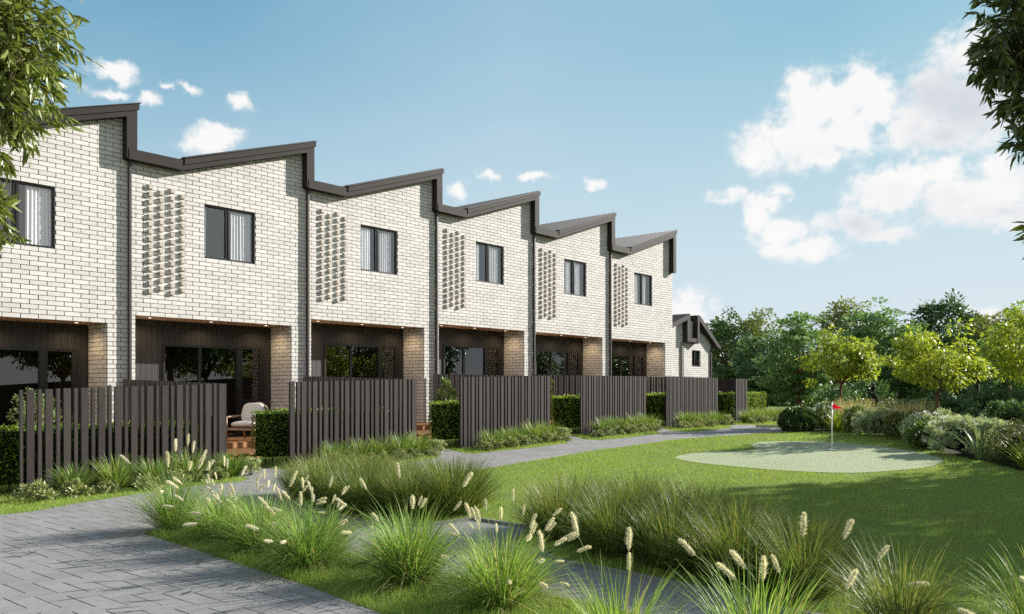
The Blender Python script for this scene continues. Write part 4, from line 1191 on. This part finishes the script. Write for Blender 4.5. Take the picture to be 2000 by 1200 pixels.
wisp('seeding_grass', 'tall tan seeding grass above the lavender, near the end of the wall', 'ornamental grass', at(19.0,12.9), 1000, 1.02, .72, .009, .3, .34, M['lf_tan'], 408, seedheads=380)
bush('round_shrub', 'dark shrub with yellowish top right below the tan seeding grass', 'shrub', at(17.7,13.15), .42, .74, M['lf_mound'], 3000, .05, 409)
wisp('iris_clump', 'grey-green sword-leaved clump left of the white flowering bush', 'iris clump', at(17.0,13.45), 46, .80, .8, .040, .55, .10, M['lf_iris'], 410)
bush('flowering_bush', 'white flowering bush in front of the wall, below the middle of the right tree', 'bush', at(16.3,14.1), .48, .72, M['lf_silver'], 3200, .055, 411, flower=('petal', 110, .038))
bush('leafy_shrub', 'dark green leafy shrub at the lawn edge beneath the right yellow tree', 'shrub', at(15.3,14.35), .40, .58, M['lf_bush'], 2800, .06, 412)
bush('lavender', 'large pale green lavender bush at the lawn edge right of the tree trunk', 'shrub', at(14.35,15.1), .52, .74, M['lf_silver'], 4400, .08, 413, aspect=.2, up=.9, flower=('petal', 60, .03))
bush('lavender', 'tall silvery lavender bush against the wall behind the grey sword leaves', 'shrub', at(14.6,15.7), .44, .66, M['lf_silver'], 3600, .08, 414, aspect=.2, up=.9, flower=('lf_silver', 90, .05))
wisp('iris_clump', 'grey-green sword-leaved clump near the right edge of the photo', 'iris clump', at(13.6,15.75), 50, .78, .8, .040, .55, .10, M['lf_iris'], 415)
bush('olive_mound', 'rounded olive-green mound shrub against the wall at the right edge', 'shrub', at(13.1,16.4), .48, .72, M['lf_mound'], 4200, .045, 416, aspect=.3, nclump=120)
wisp('strap_plant', 'dark yellow-green strap plant spilling onto the lawn at the right edge', 'strap plant', at(12.35,16.75), 150, .78, 1.15, .020, .8, .13, M['lf_strap'], 417)
bush('flowering_bush', 'white daisy bush cut off by the right edge of the photo', 'bush', at(11.85,17.25), .42, .66, M['lf_bush'], 2600, .05, 418, flower=('petal', 100, .045))
bush('leafy_shrub', 'dark leafy shrub behind the tall tan grass left of the first tree', 'shrub', at(22.3,9.9), .5, .7, M['lf_bush'], 2000, .06, 419)
bush('leafy_shrub', 'dark leafy filler shrub under the trunk of the first yellow tree', 'shrub', at(20.9,11.6), .45, .62, M['lf_bush'], 2000, .06, 420)
bush('lavender', 'silvery lavender tips showing above the wall between the two trees', 'shrub', at(17.2,14.2), .40, .72, M['lf_silver'], 2600, .08, 421, aspect=.2, up=.9)
# courtyard plants
def twig_tree(name, label, loc, h, r, mat, n, ls, seed, trunk='bark'):
    rng = np.random.default_rng(seed); e = empty(name, loc); tag(e, label, 'small tree')
    mb = MB(); mb.tube([(0,0,0),(.02,.01,h*.4),(0,.02,h*.6)], [.022,.018,.012], 7)
    P, O, q, cc = crown_pts(rng, (0,0,h*.74), (r,r,h*.3), 60, n//60, .1, .9, .35, -.8)
    for c_ in cc[::3]: mb.tube([(0,.01,h*.5), tuple(c_*np.array([.5,.5,.92])), tuple(c_)], [.01,.007,.003], 4, 0, False)
    mb.build('trunk', M[trunk], e)
    A = O*.5+rdir(rng, len(P)); V, F = leaves(rng, P, A, ls, .28, .9); mb = MB(); mb.add(V, F); mb.build('crown', mat, e)
twig_tree('olive_tree', 'small olive tree behind the nearest slat fence', W(2.0,2.5,.1), 1.52, .42, M['lf_lavgreen'], 2600, .05, 431)
bush('grey_bush', 'grey-green rounded bush behind the hedge at the left edge', 'bush', W(.7,2.6,.2), .42, 1.05, M['lf_silver'], 2600, .05, 432, aspect=.3)
wisp('courtyard_grass', 'silvery grass clump beside the pier right of the second nearest fence', 'grass tuft', W(9.05,4.3,gz(9.0)), 260, .75, .9, .009, .8, .12, M['lf_silver'], 433)
bush('courtyard_shrub', 'leafy shrub just showing above the third nearest slat fence', 'shrub', W(13.7,1.5,.45), .34, 1.55, M['lf_bush'], 1100, .08, 434, core=False)
bush('courtyard_shrub', 'leafy shrub just showing above the left end of the fourth nearest slat fence', 'shrub', W(18.3,1.6,.5), .34, 1.58, M['lf_bush'], 1100, .08, 435, core=False)

# ------------------------------------------------------------------ trees
def tree(name, label, xy, H, bole, ctr, rad, mat, bark, seed, nclump=70, lpc=55, ls=.11, cr=.3, flat=.7, aspect=.5, hang=.3, tr=.06,
         group=None, shell=.5, low=-.8, forks=12, tiltn=.6, lean=(0, 0)):
    rng = np.random.default_rng(seed); z = ground_xy(*xy); e = empty(name, (xy[0], xy[1], z)); tag(e, label, 'tree', group)
    P, O, q, cc = crown_pts(rng, ctr, rad, nclump, lpc, cr, flat, shell, low, .17 if name == 'yellow_tree' else .03)
    A = q*1.0+O*.5+rdir(rng, len(P))*.6; A[:, 2] -= hang
    V, F = leaves(rng, P, A, ls, aspect, tiltn); mb = MB(); mb.add(V, F); mb.build('crown', mat, e)
    mb = MB(); b = np.array([lean[0], lean[1], bole])
    mb.tube([(0,0,-.1),(lean[0]*.3+.01,lean[1]*.3,bole*.35),tuple(b*np.array([.7,.7,.75])),tuple(b)], [tr*1.25,tr,tr*.9,tr*.82], 10)
    c0 = np.array(ctr, float)
    for i in range(forks):
        c_ = cc[(i*7) % len(cc)]; m1 = b+(c_-b)*.35+np.array([0, 0, .12*H*rng.uniform(.2, 1)*.3])
        m2 = b+(c_-b)*.7+rng.normal(0, .04, 3)*H*.2
        mb.tube([tuple(b), tuple(m1), tuple(m2), tuple(c_)], [tr*.62, tr*.42, tr*.26, tr*.08], 6, 0, False)
        for j in range(3):
            d_ = cc[(i*7+j*11+3) % len(cc)]
            if np.linalg.norm(d_-m2) < max(rad)*1.1: mb.tube([tuple(m1), tuple((m1+d_)/2+rng.normal(0, .02, 3)), tuple(d_)], [tr*.3, tr*.18, tr*.05], 5, 0, False)
    mb.build('trunk', M[bark], e, True)
    return e
GT = 'yellow-green trees in the border'
tree('yellow_tree', 'small yellow-green tree right behind the flag pin', (10.35,26.8), 3.5, 1.35, (0,0,2.2), (1.12,1.1,.95), M['lf_yellow'], 'bark_red', 501, 66, 80, .115, .25, .7, .46, .55, .045, GT, lean=(.05,0))
tree('yellow_tree', 'largest yellow-green tree, standing in front of the retaining wall', (10.35,20.7), 3.2, 1.15, (0,0,1.92), (1.08,1.05,.84), M['lf_yellow'], 'bark_red', 502, 70, 82, .105, .24, .7, .46, .55, .05, GT, lean=(.04,0))
tree('yellow_tree', 'yellow-green tree cut off by the right edge of the photo', (14.75,23.6), 4.0, 1.2, (0,0,2.35), (1.55,1.55,1.15), M['lf_yellow'], 'bark_red', 503, 110, 75, .125, .28, .7, .46, .55, .05, GT)
GB = 'trees in the park behind the border'
tree('dark_tree', 'dense bottle-green tree right beside the end house', (14.7,57.0), 6.4, 1.2, (0,0,3.6), (2.15,2.1,2.95), M['lf_deep'], 'bark_dark', 511, 150, 60, .2, .4, .75, .55, .2, .12, GB, low=-1)
tree('olive_tree', 'loose yellowish tree behind, right of the bottle-green one', (16.6,56.0), 6.6, 2.0, (0,0,4.1), (2.1,2,2.5), M['lf_olive'], 'bark', 512, 90, 50, .22, .5, .7, .5, .3, .12, GB)
tree('layered_tree', 'broad blue-green tree with layered branches left of the first yellow tree', (12.7,37.5), 4.6, .9, (0,0,2.5), (1.85,1.8,2.15), M['lf_teal'], 'bark_red', 513, 190, 55, .16, .36, .28, .6, .1, .12, GB, low=-1, tiltn=.35)
tree('olive_tree', 'loose yellowish tree peeping above the roof of the end house', (14.2,60.0), 6.2, 2.0, (0,0,4.0), (1.6,1.6,2.3), M['lf_olive'], 'bark', 514, 70, 50, .22, .45, .7, .5, .3, .12, GB)
tree('layered_tree', 'tall blue-green layered tree between the two yellow trees', (18.3,42.5), 6.1, 1.0, (0,0,3.1), (2.3,2.2,2.35), M['lf_teal'], 'bark_dark', 515, 230, 55, .18, .42, .28, .6, .1, .14, GB, low=-1, tiltn=.35)
tree('olive_tree', 'yellow-tipped tree showing just above the first yellow tree', (20.6,52.0), 6.8, 2.0, (0,0,4.4), (2.2,2,2.4), M['lf_olive'], 'bark', 516, 90, 50, .22, .5, .7, .5, .3, .12, GB)
tree('dark_tree', 'tall dark green tree rising above the largest yellow tree', (25.6,50.0), 7.0, 1.8, (0,0,4.3), (2.2,2,2.5), M['lf_deep'], 'bark_dark', 517, 130, 55, .22, .45, .75, .55, .2, .16, GB)
tree('dark_tree', 'dark forked tree seen under the right side of the largest yellow tree', (25.2,46.0), 5.0, 1.5, (0,0,3.2), (2.0,2,1.8), M['lf_deep'], 'bark_dark', 518, 110, 55, .2, .42, .7, .55, .2, .17, GB, forks=14)
tree('olive_tree', 'dull olive tree right of the largest yellow tree', (25.5,43.5), 5.2, 1.4, (0,0,3.3), (2.0,2,1.95), M['lf_olive'], 'bark', 519, 100, 55, .2, .42, .7, .5, .3, .13, GB)
tree('layered_tree', 'mid-green tree behind the yellow tree at the right edge', (22.0,35.5), 5.0, 1.2, (0,0,3.0), (2.1,2,2.0), M['lf_teal'], 'bark_dark', 520, 150, 55, .18, .42, .45, .6, .15, .14, GB, low=-1)
tree('dark_tree', 'dark tree low between the bottle-green tree and the layered tree', (14.6,49.0), 4.4, .8, (0,0,2.4), (2.0,1.8,2.0), M['lf_deep'], 'bark_dark', 521, 120, 50, .22, .45, .75, .55, .2, .12, GB, low=-1)
tree('dark_tree', 'dark tree filling the gap left of the largest yellow tree', (21.4,47.0), 4.6, .9, (0,0,2.5), (2.3,1.9,2.1), M['lf_deep'], 'bark_dark', 522, 140, 50, .22, .45, .75, .55, .2, .12, GB, low=-1)
UNDER = [(12.8,33.0,.9,1.3),(14.8,31.5,1.0,.8),(17.2,33.5,1.2,1.0),(19.8,35.0,1.3,1.5),(22.6,33.5,1.2,1.4),(17.6,30.0,.8,.7),(20.6,31.0,1.0,.8),(25.5,38.0,1.5,1.9),(15.6,37.5,1.3,1.7),(23.5,29.0,1.1,1.3),(28.0,41.0,1.7,2.0)]
for i, (x, y, r_, h_) in enumerate(sorted(UNDER, key=lambda t: t[0]/t[1])):
    bush('park_bush', f'dark park bush beyond the retaining wall, {(ORD9+["eleventh"])[i]} from the left', 'bush', (x, y, .48), r_, h_, M['lf_deep'], 1500, .11, 700+i, clump=.2, nclump=60, group='bushes in the park')
# a far-off wood closing the view
rng = np.random.default_rng(61); mb = MB()
n = 30000; xx = rng.uniform(2, 62, n); yy = 70+rng.uniform(-4, 6, n)-.12*(xx-30)
top = 3.3+1.1*np.sin(xx*.55)+.7*np.sin(xx*1.37+1)+.4*np.sin(xx*3.1)
zz = .4+rng.uniform(0, 1, n)**.75*top
C = np.stack([xx, yy, zz], 1)
V, F = leaves(rng, C, rdir(rng, n), .5, .6, 1.0); mb.add(V, F)
tag(mb.build('far_wood', M['lf_deep']), 'dark wood far behind the park trees', 'wood', None, 'stuff')

# ------------------------------------------------------------------ overhanging gum trees at both sides
def gum(name, label, xy, bole, blobs, mat, seed, limb_r=.09):
    rng = np.random.default_rng(seed); z = ground_xy(*xy); e = empty(name, (xy[0], xy[1], z)); tag(e, label, 'tree')
    cv = MB(); tv = MB(); o3 = np.array([xy[0], xy[1], z])
    b = np.array([0, 0, bole]); tv.tube([(0,0,-.1),(.03,.02,bole*.5),tuple(b)], [limb_r*1.8,limb_r*1.5,limb_r*1.3], 10)
    Cs, As = [], []
    for (cx, cy, cz, r, nt_, ls) in blobs:
        c0 = np.array([cx, cy, cz])-o3
        tv.tube([tuple(b), tuple(b+(c0-b)*.5+np.array([0, 0, .25])), tuple(c0)], [limb_r*.8, limb_r*.45, .012], 7, 0, False)
        for i in range(nt_):
            d = rdir(rng, 1)[0]; st = c0+d*r*rng.uniform(.05, .6); L = r*rng.uniform(.4, .75)
            end = c0+d*r*rng.uniform(.75, 1.05)+np.array([0, 0, -.08*r])
            mid = (st+end)/2+rng.normal(0, .04, 3)+np.array([0, 0, .05*r])
            tv.tube([tuple(st), tuple(mid), tuple(end)], [.005, .0035, .0015], 4, 0, False)
            if i % 4 == 0: tv.tube([tuple(c0), tuple((c0+st)/2+rng.normal(0, .03, 3)), tuple(st)], [.012, .008, .005], 5, 0, False)
            m = int(rng.integers(11, 17))
            for j in range(m):
                t = .15+.85*j/(m-1); p = st*(1-t)**2+2*mid*t*(1-t)+end*t*t
                ax = (end-st)/np.linalg.norm(end-st)
                a = ax*.7+rng.normal(0, .55, 3)+np.array([0, 0, -.55])
                Cs.append(p); As.append(a*np.array([1, 1, 1]))
    C = np.array(Cs); A = np.array(As); n = len(C)
    A /= np.linalg.norm(A, axis=1, keepdims=True)
    N = rng.normal(0, 1, (n, 3)); S = np.cross(A, N); S /= np.linalg.norm(S, axis=1, keepdims=True); U = np.cross(S, A)
    L = (blobs[0][5]*rng.uniform(.65, 1.25, n))[:, None]; w = L*.125; cu = rng.uniform(-.25, .25, n)[:, None]
    pt = lambda t, s, k: C+A*L*t+S*w*s+U*L*cu*(t*t)+U*w*k
    V = np.stack([pt(0, 0, 0), pt(.3, 1, .25), pt(.65, .8, .2), pt(1, 0, 0), pt(.65, -.8, .2), pt(.3, -1, .25), pt(.3, 0, 0), pt(.65, 0, 0)], 1).reshape(-1, 3)
    i8 = (np.arange(n)*8)[:, None]
    cv.add(V, np.concatenate([i8+np.array([1, 2, 7, 6]), i8+np.array([6, 7, 4, 5])]))
    cv.add(V, np.concatenate([i8+np.array([0, 1, 6]), i8+np.array([0, 6, 5]), i8+np.array([2, 3, 7]), i8+np.array([7, 3, 4])]))
    cv.build('crown', mat, e); tv.build('trunk', M['bark'], e, True)
gum('gum_tree', 'gum tree with long bright leaves hanging in at the upper left', (-5.6,4.3), 2.2,
    [(-2.98,4.65,3.66,.58,210,.088),(-2.84,4.6,3.30,.40,100,.088),(-2.74,4.6,3.56,.34,50,.088),(-3.02,4.7,3.15,.36,50,.088),(-2.84,4.55,2.56,.20,26,.088),(-3.06,4.6,2.60,.24,26,.088),(-2.85,4.7,4.1,.4,60,.088),(-3.3,4.7,4.15,.7,90,.095),(-4.2,4.7,4.2,1.0,90,.095),(-5.2,4.4,4.6,1.2,90,.095)], M['lf_gum'], 601)
gum('gum_tree', 'backlit gum tree with darkened leaves hanging in from the upper right', (7.6,7.2), 3.0,
    [(3.95,6.3,4.40,.52,130,.108),(3.72,6.25,4.10,.34,60,.108),(3.93,6.3,3.78,.32,50,.108),(4.00,6.35,3.45,.25,26,.108),(4.16,6.4,3.2,.22,16,.108),(4.5,6.5,4.6,.8,90,.115),(5.6,6.8,5.0,1.2,100,.115),(7.2,7.2,5.6,1.6,120,.115),(4.16,6.4,2.75,.3,20,.115)], M['lf_gum_shade'], 602)
for i, (x, y, h) in enumerate([(30,9,8.2),(33,14,7.6),(31,19.5,8.4),(35,24.5,8.0),(38,30,8.4),(34,4,8.0)]):
    tree('park_tree', f'park tree out of view to the right, {ORD9[i]} from the near end', (x, y), h, 2.0, (0,0,h*.58), (3.1,3.1,h*.4), M['lf_olive'] if i % 2 else M['lf_deep'], 'bark', 540+i, 110, 50, .3, .7, .7, .55, .2, .18, GB)
tree('shade_tree', 'broad tree out of view to the right whose shadow falls on the lawn', (17.5,15.2), 7.4, 2.4, (0,0,5.0), (3.5,3.5,2.3), M['lf_deep'], 'bark', 521, 210, 60, .26, .6, .7, .55, .2, .2)
tree('shade_tree', 'second tree out of view to the right, nearer the camera', (17.2,8.8), 7.0, 2.4, (0,0,4.8), (3.4,3.3,2.3), M['lf_deep'], 'bark', 522, 200, 60, .26, .6, .7, .55, .2, .2)
